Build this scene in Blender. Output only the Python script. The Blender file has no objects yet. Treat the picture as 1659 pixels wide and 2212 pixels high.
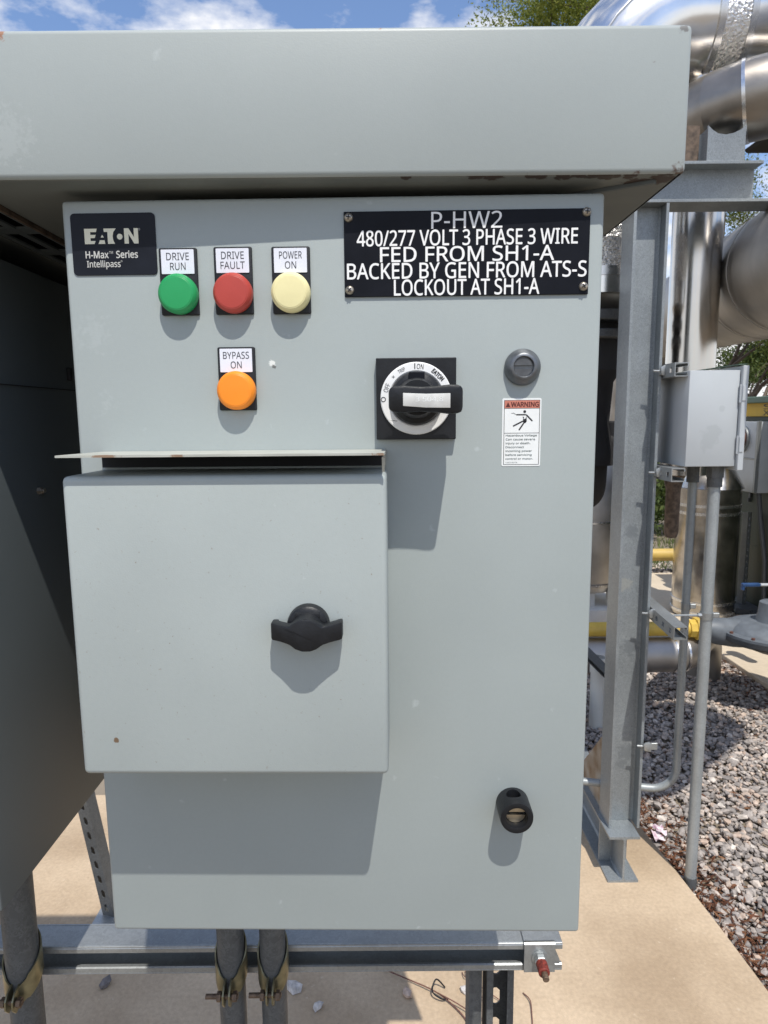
import bpy, bmesh, math, random
import numpy as np
from mathutils import Vector, Matrix, Euler, noise
R = math.radians
PI = math.pi
random.seed(7)
rng = np.random.default_rng(11)
S = bpy.context.scene
COL = S.collection

# ------------------------------------------------------------------ camera
cam = bpy.data.cameras.new('camera')
cam.sensor_fit = 'VERTICAL'; cam.sensor_height = 36; cam.sensor_width = 27
cam.lens = 36 * 1440 / 2212
cam.clip_start = 0.02; cam.clip_end = 2000
cam.dof.use_dof = True; cam.dof.focus_distance = 0.66; cam.dof.aperture_fstop = 26
camo = bpy.data.objects.new('camera', cam); COL.objects.link(camo)
camo.location = (0, -0.575, 1.582)
camo.rotation_euler = (R(81.891), R(0.5196), R(-0.082))
S.camera = camo

# ------------------------------------------------------------------ sky and sun
SUN_EL = 62.6; SUN_AZ = 15.1          # azimuth measured from -Y towards +X
w = bpy.data.worlds.new('World'); S.world = w; w.use_nodes = True
nt = w.node_tree; nt.nodes.clear()
def wn(t, **k):
    n = nt.nodes.new(t)
    for a, b in k.items(): setattr(n, a, b)
    return n
sky = wn('ShaderNodeTexSky', sky_type='NISHITA', sun_disc=False)
sky.sun_elevation = R(SUN_EL); sky.sun_rotation = R(180 - SUN_AZ)
sky.air_density = 1.0; sky.dust_density = 0.3; sky.ozone_density = 1.5
tc = wn('ShaderNodeTexCoord')
mp = wn('ShaderNodeMapping'); mp.inputs['Scale'].default_value = (1, 1, 2.2); mp.inputs['Location'].default_value = (0.31, 0.12, 0.4)
nz = wn('ShaderNodeTexNoise'); nz.inputs['Scale'].default_value = 5.2; nz.inputs['Detail'].default_value = 9; nz.inputs['Roughness'].default_value = 0.56
cr = wn('ShaderNodeValToRGB'); cr.color_ramp.elements[0].position = 0.485; cr.color_ramp.elements[1].position = 0.625
cr.color_ramp.elements[0].color = (.035, .035, .035, 1); cr.color_ramp.elements[1].color = (1, 1, 1, 1)
mx = wn('ShaderNodeMixRGB'); mx.inputs['Color2'].default_value = (7.2, 7.2, 7.3, 1)
bg = wn('ShaderNodeBackground'); bg.inputs['Strength'].default_value = 0.135
out = wn('ShaderNodeOutputWorld')
L = nt.links.new
L(tc.outputs['Generated'], mp.inputs['Vector']); L(mp.outputs['Vector'], nz.inputs['Vector'])
sx = wn('ShaderNodeSeparateXYZ'); L(tc.outputs['Generated'], sx.inputs[0])
hz = wn('ShaderNodeMapRange'); hz.inputs[1].default_value = 0.02; hz.inputs[2].default_value = 0.45; hz.inputs[3].default_value = 0.17; hz.inputs[4].default_value = 0.0
L(sx.outputs['Z'], hz.inputs[0])          # more cloud towards the horizon
adn = wn('ShaderNodeMath', operation='ADD'); L(nz.outputs['Fac'], adn.inputs[0]); L(hz.outputs[0], adn.inputs[1])
L(adn.outputs[0], cr.inputs['Fac']); L(cr.outputs['Color'], mx.inputs['Fac']); tn = wn('ShaderNodeMixRGB', blend_type='MULTIPLY'); tn.inputs['Fac'].default_value = 1; tn.inputs['Color2'].default_value = (0.98, 1.10, 1.26, 1)
L(sky.outputs['Color'], tn.inputs['Color1']); L(tn.outputs['Color'], mx.inputs['Color1'])
L(mx.outputs['Color'], bg.inputs['Color']); L(bg.outputs['Background'], out.inputs['Surface'])
sl = bpy.data.lights.new('sun', 'SUN'); sl.energy = 4.0; sl.angle = R(0.53); sl.color = (1.0, 0.955, 0.89)
so = bpy.data.objects.new('sun', sl); COL.objects.link(so)
tosun = Vector((math.sin(R(SUN_AZ)) * math.cos(R(SUN_EL)), -math.cos(R(SUN_AZ)) * math.cos(R(SUN_EL)), math.sin(R(SUN_EL))))
so.rotation_euler = tosun.to_track_quat('Z', 'Y').to_euler(); so.location = (2, -3, 6)
S.view_settings.view_transform = 'Standard'; S.view_settings.look = 'None'
S.view_settings.gamma = 1; S.view_settings.use_curve_mapping = False
S.view_settings.exposure = 0.13
S.cycles.max_bounces = 8

# ------------------------------------------------------------------ materials
MATS = {}
def mat(name, base, rough=0.5, metal=0.0, var=0.0, vscale=8.0, bump=0.0, bscale=200.0, spec=0.5, var2=None, coat=0.0, tint=None, detail=5):
    """principled material with two scales of noise in the colour and a noise bump"""
    m = bpy.data.materials.new(name); m.use_nodes = True; MATS[name] = m
    n = m.node_tree.nodes; l = m.node_tree.links.new; p = n['Principled BSDF']
    p.inputs['Roughness'].default_value = rough; p.inputs['Metallic'].default_value = metal
    p.inputs['Specular IOR Level'].default_value = spec; p.inputs['Coat Weight'].default_value = coat
    c = (*base, 1); p.inputs['Base Color'].default_value = c
    tcn = n.new('ShaderNodeTexCoord')
    if var:
        t = n.new('ShaderNodeTexNoise'); t.inputs['Scale'].default_value = vscale; t.inputs['Detail'].default_value = detail
        l(tcn.outputs['Object'], t.inputs['Vector'])
        r = n.new('ShaderNodeValToRGB'); e = r.color_ramp.elements
        e[0].position = 0.32; e[1].position = 0.68
        lo = tint if tint else tuple(x * (1 - var) for x in base)
        e[0].color = (*lo, 1); e[1].color = (*[min(1, x * (1 + var)) for x in base], 1)
        l(t.outputs['Fac'], r.inputs['Fac']); colout = r.outputs['Color']
        if var2:
            t2 = n.new('ShaderNodeTexNoise'); t2.inputs['Scale'].default_value = var2[1]; t2.inputs['Detail'].default_value = 3
            l(tcn.outputs['Object'], t2.inputs['Vector'])
            mr = n.new('ShaderNodeMapRange'); mr.inputs[1].default_value = 0.3; mr.inputs[2].default_value = 0.7
            mr.inputs[3].default_value = 1 - var2[0]; mr.inputs[4].default_value = 1 + var2[0]
            l(t2.outputs['Fac'], mr.inputs[0])
            mm = n.new('ShaderNodeMixRGB'); mm.blend_type = 'MULTIPLY'; mm.inputs['Fac'].default_value = 1
            l(colout, mm.inputs['Color1']); l(mr.outputs[0], mm.inputs['Color2']); colout = mm.outputs['Color']
        l(colout, p.inputs['Base Color'])
        rr = n.new('ShaderNodeMapRange'); rr.inputs[3].default_value = max(0.02, rough - 0.08); rr.inputs[4].default_value = min(1, rough + 0.1)
        l(t.outputs['Fac'], rr.inputs[0]); l(rr.outputs[0], p.inputs['Roughness'])
    if bump:
        b = n.new('ShaderNodeBump'); b.inputs['Strength'].default_value = bump; b.inputs['Distance'].default_value = 0.002
        t3 = n.new('ShaderNodeTexNoise'); t3.inputs['Scale'].default_value = bscale; t3.inputs['Detail'].default_value = 3
        l(tcn.outputs['Object'], t3.inputs['Vector']); l(t3.outputs['Fac'], b.inputs['Height']); l(b.outputs['Normal'], p.inputs['Normal'])
    return m

def stain_or_shadow(m, spots, color, scale=60, strength=1.0, thr=0.5):
    """rust, dirt or painted-in shadow patches with their own ragged outline at given object-space spots (x,y,z,radius)"""
    n = m.node_tree.nodes; l = m.node_tree.links.new; p = n['Principled BSDF']
    src = p.inputs['Base Color'].links[0].from_socket if p.inputs['Base Color'].links else None
    tcn = n.new('ShaderNodeTexCoord'); nzn = n.new('ShaderNodeTexNoise')
    nzn.inputs['Scale'].default_value = scale; nzn.inputs['Detail'].default_value = 6; nzn.inputs['Roughness'].default_value = 0.65
    l(tcn.outputs['Object'], nzn.inputs['Vector'])
    tot = None
    for (x, y, z, r) in spots:
        d = n.new('ShaderNodeVectorMath'); d.operation = 'DISTANCE'; d.inputs[1].default_value = (x, y, z)
        l(tcn.outputs['Object'], d.inputs[0])
        q = n.new('ShaderNodeMapRange'); q.inputs[1].default_value = 0; q.inputs[2].default_value = r; q.inputs[3].default_value = 0.62; q.inputs[4].default_value = 0
        l(d.outputs['Value'], q.inputs[0])
        if tot is None: tot = q.outputs[0]
        else:
            a = n.new('ShaderNodeMath'); a.operation = 'MAXIMUM'; l(tot, a.inputs[0]); l(q.outputs[0], a.inputs[1]); tot = a.outputs[0]
    a = n.new('ShaderNodeMath'); a.operation = 'ADD'; l(tot, a.inputs[0]); l(nzn.outputs['Fac'], a.inputs[1])
    k = n.new('ShaderNodeMapRange'); k.inputs[1].default_value = thr + 0.3; k.inputs[2].default_value = thr + 0.42; k.inputs[3].default_value = 0; k.inputs[4].default_value = strength
    l(a.outputs[0], k.inputs[0])
    mm = n.new('ShaderNodeMixRGB'); mm.inputs['Color2'].default_value = (*color, 1)
    if src: l(src, mm.inputs['Color1'])
    else: mm.inputs['Color1'].default_value = p.inputs['Base Color'].default_value
    l(k.outputs[0], mm.inputs['Fac']); l(mm.outputs['Color'], p.inputs['Base Color'])

def specks(m, scale, color, thr, vstretch=(1, 1, 1)):
    """small scattered marks (chips, bird dirt, dust)"""
    n = m.node_tree.nodes; l = m.node_tree.links.new; p = n['Principled BSDF']
    src = p.inputs['Base Color'].links[0].from_socket
    tcn = n.new('ShaderNodeTexCoord'); mpn = n.new('ShaderNodeMapping'); mpn.inputs['Scale'].default_value = vstretch
    nzn = n.new('ShaderNodeTexNoise'); nzn.inputs['Scale'].default_value = scale; nzn.inputs['Detail'].default_value = 4
    l(tcn.outputs['Object'], mpn.inputs[0]); l(mpn.outputs[0], nzn.inputs['Vector'])
    k = n.new('ShaderNodeMapRange'); k.inputs[1].default_value = thr; k.inputs[2].default_value = thr + 0.07; k.inputs[3].default_value = 0; k.inputs[4].default_value = 0.42
    l(nzn.outputs['Fac'], k.inputs[0])
    mm = n.new('ShaderNodeMixRGB'); mm.inputs['Color2'].default_value = (*color, 1)
    l(src, mm.inputs['Color1']); l(k.outputs[0], mm.inputs['Fac']); l(mm.outputs['Color'], p.inputs['Base Color'])

def spangle(name, base, scale, rough=0.45, metal=0.35, amp=0.22):
    """galvanised steel: flat crystal flakes of slightly different grey"""
    m = mat(name, base, rough, metal, 0.12, 5.0, 0.0)
    n = m.node_tree.nodes; l = m.node_tree.links.new; p = n['Principled BSDF']
    src = p.inputs['Base Color'].links[0].from_socket
    tcn = n.new('ShaderNodeTexCoord'); v = n.new('ShaderNodeTexVoronoi'); v.inputs['Scale'].default_value = scale
    dn = n.new('ShaderNodeTexNoise'); dn.inputs['Scale'].default_value = scale * 0.6; dn.inputs['Detail'].default_value = 4
    ad = n.new('ShaderNodeMixRGB'); ad.blend_type = 'ADD'; ad.inputs['Fac'].default_value = 0.05
    l(tcn.outputs['Object'], dn.inputs['Vector']); l(tcn.outputs['Object'], ad.inputs['Color1']); l(dn.outputs['Color'], ad.inputs['Color2'])
    l(ad.outputs['Color'], v.inputs['Vector'])
    sp = n.new('ShaderNodeSeparateColor'); l(v.outputs['Color'], sp.inputs[0])
    mr = n.new('ShaderNodeMapRange'); mr.inputs[3].default_value = 1 - amp; mr.inputs[4].default_value = 1 + amp
    l(sp.outputs[0], mr.inputs[0])
    mm = n.new('ShaderNodeMixRGB'); mm.blend_type = 'MULTIPLY'; mm.inputs['Fac'].default_value = 1
    l(src, mm.inputs['Color1']); l(mr.outputs[0], mm.inputs['Color2']); l(mm.outputs['Color'], p.inputs['Base Color'])
    return m

PAINT = (0.338, 0.376, 0.366)
M_door = mat('door_paint', PAINT, 0.42, 0, 0.05, 5, 0.06, 900, 0.4, (0.012, 260))
specks(M_door, 55, (0.55, 0.60, 0.60), 0.70); specks(M_door, 24, (0.36, 0.41, 0.41), 0.735)
stain_or_shadow(M_door, [(-0.245, -0.004, 0.56, 0.06), (-0.238, -0.004, 0.50, 0.035)], (0.50, 0.54, 0.535), 130, 0.14, 0.66)
stain_or_shadow(M_door, [(-0.0935, -0.0, 0.534, 0.0045)], (0.75, 0.76, 0.72), 420, 0.8, 0.42); stain_or_shadow(M_door, [(-0.092, -0.0, 0.531, 0.003)], (0.08, 0.08, 0.07), 500, 0.8, 0.46)
M_box = mat('cover_paint', (0.368, 0.408, 0.396), 0.45, 0, 0.05, 6, 0.06, 900, 0.4, (0.012, 260))
specks(M_box, 30, (0.36, 0.41, 0.405), 0.70, (1, 1, 0.6)); specks(M_box, 70, (0.56, 0.6, 0.59), 0.735)
stain_or_shadow(M_box, [(-0.216, -0.0725, 0.232, 0.0032)], (0.16, 0.09, 0.04), 300, 0.9, 0.35)
M_shield = mat('shield_paint', (0.42, 0.43, 0.38), 0.5, 0, 0.1, 30, 0.05, 500)
stain_or_shadow(M_shield, [(-0.205, -0.085, 0.461, 0.02), (-0.15, -0.085, 0.461, 0.012), (0.0, -0.085, 0.461, 0.01)], (0.22, 0.11, 0.05), 200, 0.8, 0.5)
M_hood = mat('hood_paint', (0.332, 0.366, 0.355), 0.45, 0, 0.045, 4, 0.05, 900, 0.4, (0.01, 240))
specks(M_hood, 45, (0.5, 0.54, 0.53), 0.71); specks(M_hood, 20, (0.35, 0.39, 0.385), 0.72)
stain_or_shadow(M_hood, [(0.236, -0.010, 1.758, 0.030), (0.205, -0.008, 1.757, 0.026), (0.165, -0.010, 1.758, 0.022), (0.12, -0.012, 1.759, 0.018), (0.235, 0.02, 1.762, 0.02)], (0.1, 0.05, 0.03), 150, 0.85, 0.42)
stain_or_shadow(M_hood, [(-0.294, -0.022, 1.875, 0.016), (0.0, -0.022, 1.877, 0.005), (-0.05, -0.022, 1.877, 0.004)], (0.30, 0.12, 0.05), 200, 0.85, 0.46)
stain_or_shadow(M_hood, [(0.232, -0.022, 1.874, 0.010)], (0.12, 0.11, 0.10), 380, 0.8, 0.52)
stain_or_shadow(M_hood, [(-0.29, -0.022, 1.80, 0.06)], (0.50, 0.54, 0.53), 190, 0.22, 0.60)
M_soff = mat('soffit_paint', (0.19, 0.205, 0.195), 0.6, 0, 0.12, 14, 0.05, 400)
stain_or_shadow(M_soff, [(x_, -0.0165, 1.769, 0.007 + 0.003*((k_*7) % 3)) for k_, x_ in enumerate((.02, .075, .088, .118, .126, .146, .158, .168, .178, .187, .196))] + [(0.225, -0.008, 1.769, 0.020), (0.205, -.002, 1.769, .014)], (0.045, 0.024, 0.016), 170, 0.9, 0.40)
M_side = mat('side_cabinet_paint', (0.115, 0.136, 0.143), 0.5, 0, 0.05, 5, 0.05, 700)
M_dark = mat('dark_gap', (0.02, 0.02, 0.022), 0.8, 0, 0.2, 20)
M_black = mat('black_plastic', (0.010, 0.011, 0.013), 0.42, 0, 0.25, 60, 0.08, 500, 0.35, (0.1, 400))
M_black2 = mat('black_plate', (0.008, 0.009, 0.013), 0.4, 0, 0.2, 40, 0.03, 300, 0.12)
M_badge = mat('badge_film', (0.010, 0.012, 0.018), 0.42, 0, 0.2, 40, 0.02, 200, 0.18)
specks(M_badge, 120, (0.25, 0.25, 0.25), 0.76)
M_white = mat('white_print', (0.82, 0.82, 0.80), 0.5, 0, 0.03, 100)
M_cream = mat('cream_print', (0.72, 0.70, 0.55), 0.5, 0, 0.05, 100)
M_greyp = mat('grey_print', (0.5, 0.5, 0.47), 0.5, 0, 0.05, 100)
M_ink = mat('ink', (0.05, 0.05, 0.06), 0.5, 0, 0.1, 100)
M_inkb = mat('black_ink', (0.015, 0.015, 0.017), 0.5, 0, 0.1, 100)
M_inkg = mat('faded_ink', (0.13, 0.16, 0.155), 0.5, 0, 0.1, 100)
M_insert = mat('label_insert', (0.74, 0.76, 0.82), 0.3, 0, 0.03, 60)
M_vinyl = mat('label_vinyl', (0.80, 0.82, 0.80), 0.4, 0, 0.03, 60)
M_salmon = mat('faded_warning_colour', (0.56, 0.20, 0.14), 0.5, 0, 0.06, 100)
M_maroon = mat('warning_ink', (0.10, 0.02, 0.015), 0.5, 0, 0.1, 100)
M_green = mat('green_lens', (0.012, 0.30, 0.09), 0.42, 0, 0.06, 30, 0.04, 300, 0.5)
M_red = mat('red_lens', (0.42, 0.050, 0.036), 0.42, 0, 0.06, 30, 0.04, 300, 0.5)
M_yellow = mat('pale_yellow_lens', (0.78, 0.71, 0.38), 0.42, 0, 0.05, 30, 0.04, 300, 0.5)
M_orange = mat('orange_lens', (0.86, 0.25, 0.012), 0.42, 0, 0.06, 30, 0.04, 300, 0.5)
M_screw = mat('screw_steel', (0.40, 0.36, 0.30), 0.35, 0.8, 0.3, 200)
M_cam = mat('cam_lock_metal', (0.17, 0.18, 0.19), 0.38, 0.75, 0.2, 120, 0.05, 500)
M_camd = mat('cam_lock_core', (0.10, 0.105, 0.11), 0.5, 0.4, 0.2, 150)
M_brass = mat('key_brass', (0.55, 0.47, 0.34), 0.3, 0.8, 0.2, 100)
M_galv = spangle('galvanised_steel', (0.265, 0.29, 0.302), 240, 0.46, 0.45, 0.22)
stain_or_shadow(M_galv, [(0.82, 1.60, 1.20, 0.05), (0.83, 1.60, 0.80, 0.06), (0.83, 1.60, 0.42, 0.06), (0.82, 1.6, 0.38, 0.04)], (0.17, 0.19, 0.205), 60, 0.6, 0.48)  # dark blotches on the column web paint in the clamps' cast shadows
stain_or_shadow(M_galv, [(0.80, 1.60, 1.02, 0.06)], (0.45, 0.44, 0.38), 50, 0.4, 0.5)
M_galvm = spangle('conduit_zinc', (0.33, 0.355, 0.36), 220, 0.45, 0.4, 0.14)
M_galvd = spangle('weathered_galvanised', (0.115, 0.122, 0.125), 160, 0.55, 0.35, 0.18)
M_galvl = spangle('bright_galvanised', (0.355, 0.372, 0.372), 160, 0.35, 0.65, 0.10)
M_zinc = mat('yellow_zinc', (0.27, 0.245, 0.15), 0.36, 0.75, 0.3, 60, 0.05, 200)
M_bolt = mat('rusted_bolt', (0.16, 0.11, 0.075), 0.6, 0.5, 0.4, 200, 0.1, 600)
M_rustred = mat('red_rust_sleeve', (0.17, 0.025, 0.015), 0.65, 0.0, 0.5, 300, 0.3, 800)
M_alu = mat('polished_jacket', (0.80, 0.79, 0.77), 0.17, 1.0, 0.08, 6, 0.02, 25)
M_alud = mat('dull_jacket', (0.44, 0.42, 0.395), 0.50, 1.0, 0.16, 7, 0.05, 160)
M_tank = mat('tank_jacket', (0.44, 0.415, 0.38), 0.20, 1.0, 0.3, 9, 0.03, 12)
M_alub = mat('ground_reflection_jacket', (0.29, 0.265, 0.235), 0.34, 1.0, 0.2, 8, 0.04, 120)  # metal darkened brown to paint in the dark ground it reflects
M_alum = mat('mirror_jacket', (0.68, 0.65, 0.61), 0.20, 1.0, 0.08, 6, 0.03, 12)
M_band = mat('band_steel', (0.66, 0.66, 0.66), 0.25, 1.0, 0.1, 40)
M_stucco = mat('stucco_embossed', (0.74, 0.73, 0.71), 0.26, 1.0, 0.1, 50, 1.0, 130)
M_stucco.node_tree.nodes['Bump'].inputs['Distance'].default_value = 0.006
M_gasy = mat('gas_yellow', (0.62, 0.42, 0.07), 0.45, 0, 0.12, 14, 0.08, 120)
M_gasyd = mat('faded_yellow', (0.55, 0.38, 0.10), 0.5, 0, 0.12, 8)
M_reg = mat('grey_casting', (0.12, 0.135, 0.15), 0.5, 0, 0.15, 25, 0.1, 150)
M_boxl = mat('junction_box_paint', (0.46, 0.49, 0.505), 0.42, 0, 0.03, 8, 0.03, 500)
stain_or_shadow(M_boxl, [(0.985, 1.454, 1.505, 0.05), (1.0, 1.454, 1.53, 0.035), (1.02, 1.454, 1.60, 0.018)], (0.40, 0.43, 0.44), 30, 0.7, 0.42)
M_meter = mat('meter_grey', (0.48, 0.51, 0.53), 0.4, 0.1, 0.05, 10)
M_dgreen = mat('dark_green_paint', (0.032, 0.042, 0.026), 0.5, 0, 0.15, 4, 0.05, 60)
M_lgreen = mat('green_trim', (0.11, 0.17, 0.12), 0.5, 0, 0.1, 6)
M_banner = mat('yellow_banner', (0.58, 0.36, 0.02), 0.5, 0, 0.12, 8)
M_pvc = mat('pvc', (0.70, 0.69, 0.63), 0.4, 0, 0.06, 12)
M_blue = mat('blue_grip', (0.02, 0.06, 0.16), 0.5, 0, 0.15, 30)
M_wire = mat('rusty_wire', (0.16, 0.075, 0.055), 0.7, 0.2, 0.3, 200)
M_bark = mat('bark', (0.10, 0.075, 0.055), 0.9, 0, 0.3, 14, 0.5, 40)
M_paper = mat('paper_wrapper', (0.66, 0.62, 0.62), 0.6, 0, 0.3, 60, tint=(0.42, 0.24, 0.32))
M_conc = mat('tan_concrete', (0.475, 0.370, 0.255), 0.85, 0, 0.12, 3.2, 0.5, 260, 0.25, (0.09, 90), tint=(0.36, 0.268, 0.175), detail=12)
specks(M_conc, 60, (0.58, 0.48, 0.36), 0.66); specks(M_conc, 34, (0.28, 0.205, 0.14), 0.70)
M_conc2 = mat('pale_concrete', (0.56, 0.475, 0.36), 0.85, 0, 0.1, 2.5, 0.2, 90, 0.25, (0.05, 30), detail=8)
M_conce = mat('concrete_edge', (0.30, 0.25, 0.20), 0.9, 0, 0.15, 6, 0.3, 60)
M_block = mat('white_block', (0.62, 0.60, 0.55), 0.8, 0, 0.1, 10)
M_dirt = mat('dirt', (0.20, 0.165, 0.122), 0.95, 0, 0.25, 1.2, 0.4, 30, detail=8)
M_copper = mat('oxide_red', (0.14, 0.06, 0.04), 0.6, 0.2, 0.3, 40)

def island_mat(name, stops, rough=0.8, trans=0.0, spec=0.3, bump=0.0, vein=0.0):
    m = bpy.data.materials.new(name); m.use_nodes = True
    n = m.node_tree.nodes; l = m.node_tree.links.new; p = n['Principled BSDF']
    p.inputs['Roughness'].default_value = rough; p.inputs['Specular IOR Level'].default_value = spec
    g = n.new('ShaderNodeNewGeometry'); r = n.new('ShaderNodeValToRGB')
    e = r.color_ramp.elements
    while len(e) < len(stops): e.new(0.5)
    for el, (po, c) in zip(e, stops): el.position = po; el.color = (*c, 1)
    l(g.outputs['Random Per Island'], r.inputs['Fac']); co = r.outputs['Color']
    if vein:
        t = n.new('ShaderNodeTexNoise'); t.inputs['Scale'].default_value = 55; t.inputs['Detail'].default_value = 5
        tcn = n.new('ShaderNodeTexCoord'); l(tcn.outputs['Object'], t.inputs['Vector'])
        mr = n.new('ShaderNodeMapRange'); mr.inputs[1].default_value = 0.3; mr.inputs[2].default_value = 0.7; mr.inputs[3].default_value = 1 - vein; mr.inputs[4].default_value = 1 + vein
        l(t.outputs['Fac'], mr.inputs[0]); mm = n.new('ShaderNodeMixRGB'); mm.blend_type = 'MULTIPLY'; mm.inputs['Fac'].default_value = 1
        l(co, mm.inputs['Color1']); l(mr.outputs[0], mm.inputs['Color2']); co = mm.outputs['Color']
        if bump:
            b = n.new('ShaderNodeBump'); b.inputs['Strength'].default_value = bump; b.inputs['Distance'].default_value = 0.003
            l(t.outputs['Fac'], b.inputs['Height']); l(b.outputs['Normal'], p.inputs['Normal'])
    l(co, p.inputs['Base Color'])
    if trans:
        tr = n.new('ShaderNodeBsdfTranslucent'); l(co, tr.inputs['Color'])
        ms = n.new('ShaderNodeMixShader'); ms.inputs[0].default_value = trans
        o = n['Material Output']; l(p.outputs[0], ms.inputs[1]); l(tr.outputs[0], ms.inputs[2]); l(ms.outputs[0], o.inputs['Surface'])
    return m
M_stone = island_mat('gravel_stone', [(0, (0.20, 0.178, 0.163)), (0.25, (0.29, 0.262, 0.24)), (0.5, (0.38, 0.338, 0.305)), (0.72, (0.45, 0.39, 0.34)), (0.88, (0.48, 0.365, 0.285)), (1, (0.62, 0.57, 0.51))], 0.85, 0, 0.3, 0.5, 0.25)
M_litter = island_mat('dry_leaf_litter', [(0, (0.055, 0.022, 0.012)), (0.6, (0.13, 0.05, 0.025)), (1, (0.22, 0.11, 0.055))], 0.9)
M_leaf = island_mat('feathery_leaf', [(0, (0.10, 0.135, 0.018)), (0.5, (0.18, 0.215, 0.034)), (1, (0.30, 0.32, 0.07))], 0.6, 0.35)
M_leafd = island_mat('dark_leaf', [(0, (0.035, 0.06, 0.012)), (0.5, (0.065, 0.095, 0.02)), (1, (0.12, 0.15, 0.04))], 0.6, 0.3)
M_grass = island_mat('grass_blade', [(0, (0.06, 0.10, 0.02)), (0.5, (0.12, 0.17, 0.04)), (1, (0.24, 0.25, 0.09))], 0.7, 0.3)

# ------------------------------------------------------------------ mesh helpers
def NB(): return bmesh.new()
def _xf(bm, vs, mtx):
    if mtx is not None: bmesh.ops.transform(bm, matrix=mtx, verts=vs)
def box(bm, x0, x1, y0, y1, z0, z1, bev=0.0, seg=2, mtx=None):
    v = [bm.verts.new(p) for p in ((x0,y0,z0),(x1,y0,z0),(x1,y1,z0),(x0,y1,z0),(x0,y0,z1),(x1,y0,z1),(x1,y1,z1),(x0,y1,z1))]
    f = [bm.faces.new([v[i] for i in q]) for q in ((0,3,2,1),(4,5,6,7),(0,1,5,4),(1,2,6,5),(2,3,7,6),(3,0,4,7))]
    vs = list(v)
    if bev:
        es = list({e for q in f for e in q.edges})
        r = bmesh.ops.bevel(bm, geom=es, offset=bev, segments=seg, profile=0.5, affect='EDGES')
        vs = list({x for q in r['faces'] for x in q.verts} | {x for x in v if x.is_valid})
    _xf(bm, vs, mtx)
    return vs
def prism(bm, poly, axis, a, b, mtx=None, bev=0.0):
    """extrude a 2-D polygon; axis 'y': poly is (x,z); 'z': (x,y); 'x': (y,z)"""
    def pt(p, d):
        return {'y': (p[0], d, p[1]), 'z': (p[0], p[1], d), 'x': (d, p[0], p[1])}[axis]
    v0 = [bm.verts.new(pt(p, a)) for p in poly]; v1 = [bm.verts.new(pt(p, b)) for p in poly]
    n = len(poly); fs = [bm.faces.new(v0), bm.faces.new(list(reversed(v1)))]
    for i in range(n):
        fs.append(bm.faces.new((v0[i], v1[i], v1[(i+1) % n], v0[(i+1) % n])))
    bmesh.ops.recalc_face_normals(bm, faces=fs)
    vs = v0 + v1
    if bev:
        es = list({e for q in fs for e in q.edges})
        r = bmesh.ops.bevel(bm, geom=es, offset=bev, segments=2, profile=0.5, affect='EDGES')
        vs = list({x for q in r['faces'] for x in q.verts} | {x for x in vs if x.is_valid})
    _xf(bm, vs, mtx)
    return vs
def flat(bm, poly, y):
    """one flat print facing -Y from (x,z) points"""
    f = bm.faces.new([bm.verts.new((p[0], y, p[1])) for p in poly]); f.normal_update()
    if f.normal.y > 0: f.normal_flip()
def circ(cx, cz, r, n=32, a0=0, a1=2*PI, close=False):
    k = n + (1 if close else 0)
    return [(cx + r*math.cos(a0 + (a1-a0)*i/n), cz + r*math.sin(a0 + (a1-a0)*i/n)) for i in range(k)]
def annulus(bm, cx, cz, r0, r1, y, n=48, a0=0, a1=2*PI):
    A = [bm.verts.new((cx + r0*math.cos(a0+(a1-a0)*i/n), y, cz + r0*math.sin(a0+(a1-a0)*i/n))) for i in range(n+1)]
    B = [bm.verts.new((cx + r1*math.cos(a0+(a1-a0)*i/n), y, cz + r1*math.sin(a0+(a1-a0)*i/n))) for i in range(n+1)]
    for i in range(n): bm.faces.new((A[i], A[i+1], B[i+1], B[i]))
def lathe(bm, prof, mtx, n=40, cap0=True, cap1=True):
    """revolve (r, h) about local Z then transform"""
    rows = []
    for r, h in prof:
        rows.append([bm.verts.new(mtx @ Vector((r*math.cos(2*PI*i/n), r*math.sin(2*PI*i/n), h))) for i in range(n)])
    fs = []
    for a, b in zip(rows, rows[1:]):
        for i in range(n): fs.append(bm.faces.new((a[i], a[(i+1) % n], b[(i+1) % n], b[i])))
    if cap0 and prof[0][0] > 1e-6: fs.append(bm.faces.new(list(reversed(rows[0]))))
    if cap1 and prof[-1][0] > 1e-6: fs.append(bm.faces.new(rows[-1]))
    return fs
def front(x, z, y=0.0):
    """frame whose local Z points at the viewer (-Y)"""
    return Matrix.Translation((x, y, z)) @ Matrix.Rotation(R(90), 4, 'X')
def axis_m(p, d):
    d = Vector(d).normalized()
    return Matrix.Translation(p) @ d.to_track_quat('Z', 'Y').to_matrix().to_4x4()
def cyl(bm, p0, p1, r0, r1=None, n=24, bev=0.0):
    p0 = Vector(p0); p1 = Vector(p1); h = (p1-p0).length; r1 = r0 if r1 is None else r1
    pr = [(r0, 0), (r1, h)] if not bev else [(r0-bev, 0), (r0, bev), (r1, h-bev), (r1-bev, h)]
    lathe(bm, pr, axis_m(p0, p1-p0), n)
def arc_path(pts, rad, seg=10):
    """round the corners of a polyline"""
    pts = [Vector(p) for p in pts]; o = [pts[0]]
    for a, b, c in zip(pts, pts[1:], pts[2:]):
        u = (a-b).normalized(); v = (c-b).normalized(); ang = u.angle(v)
        t = rad / math.tan(ang/2); ce = b + (u+v).normalized() * rad / math.sin(ang/2)
        s = b + u*t; e = b + v*t
        for i in range(seg+1):
            k = i/seg; q0 = (s-ce); q1 = (e-ce)
            o.append(ce + q0.slerp(q1, k) if False else ce + (q0.normalized().lerp(q1.normalized(), k)).normalized()*rad if False else ce + _sl(q0, q1, k))
    o.append(pts[-1]); return o
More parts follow.
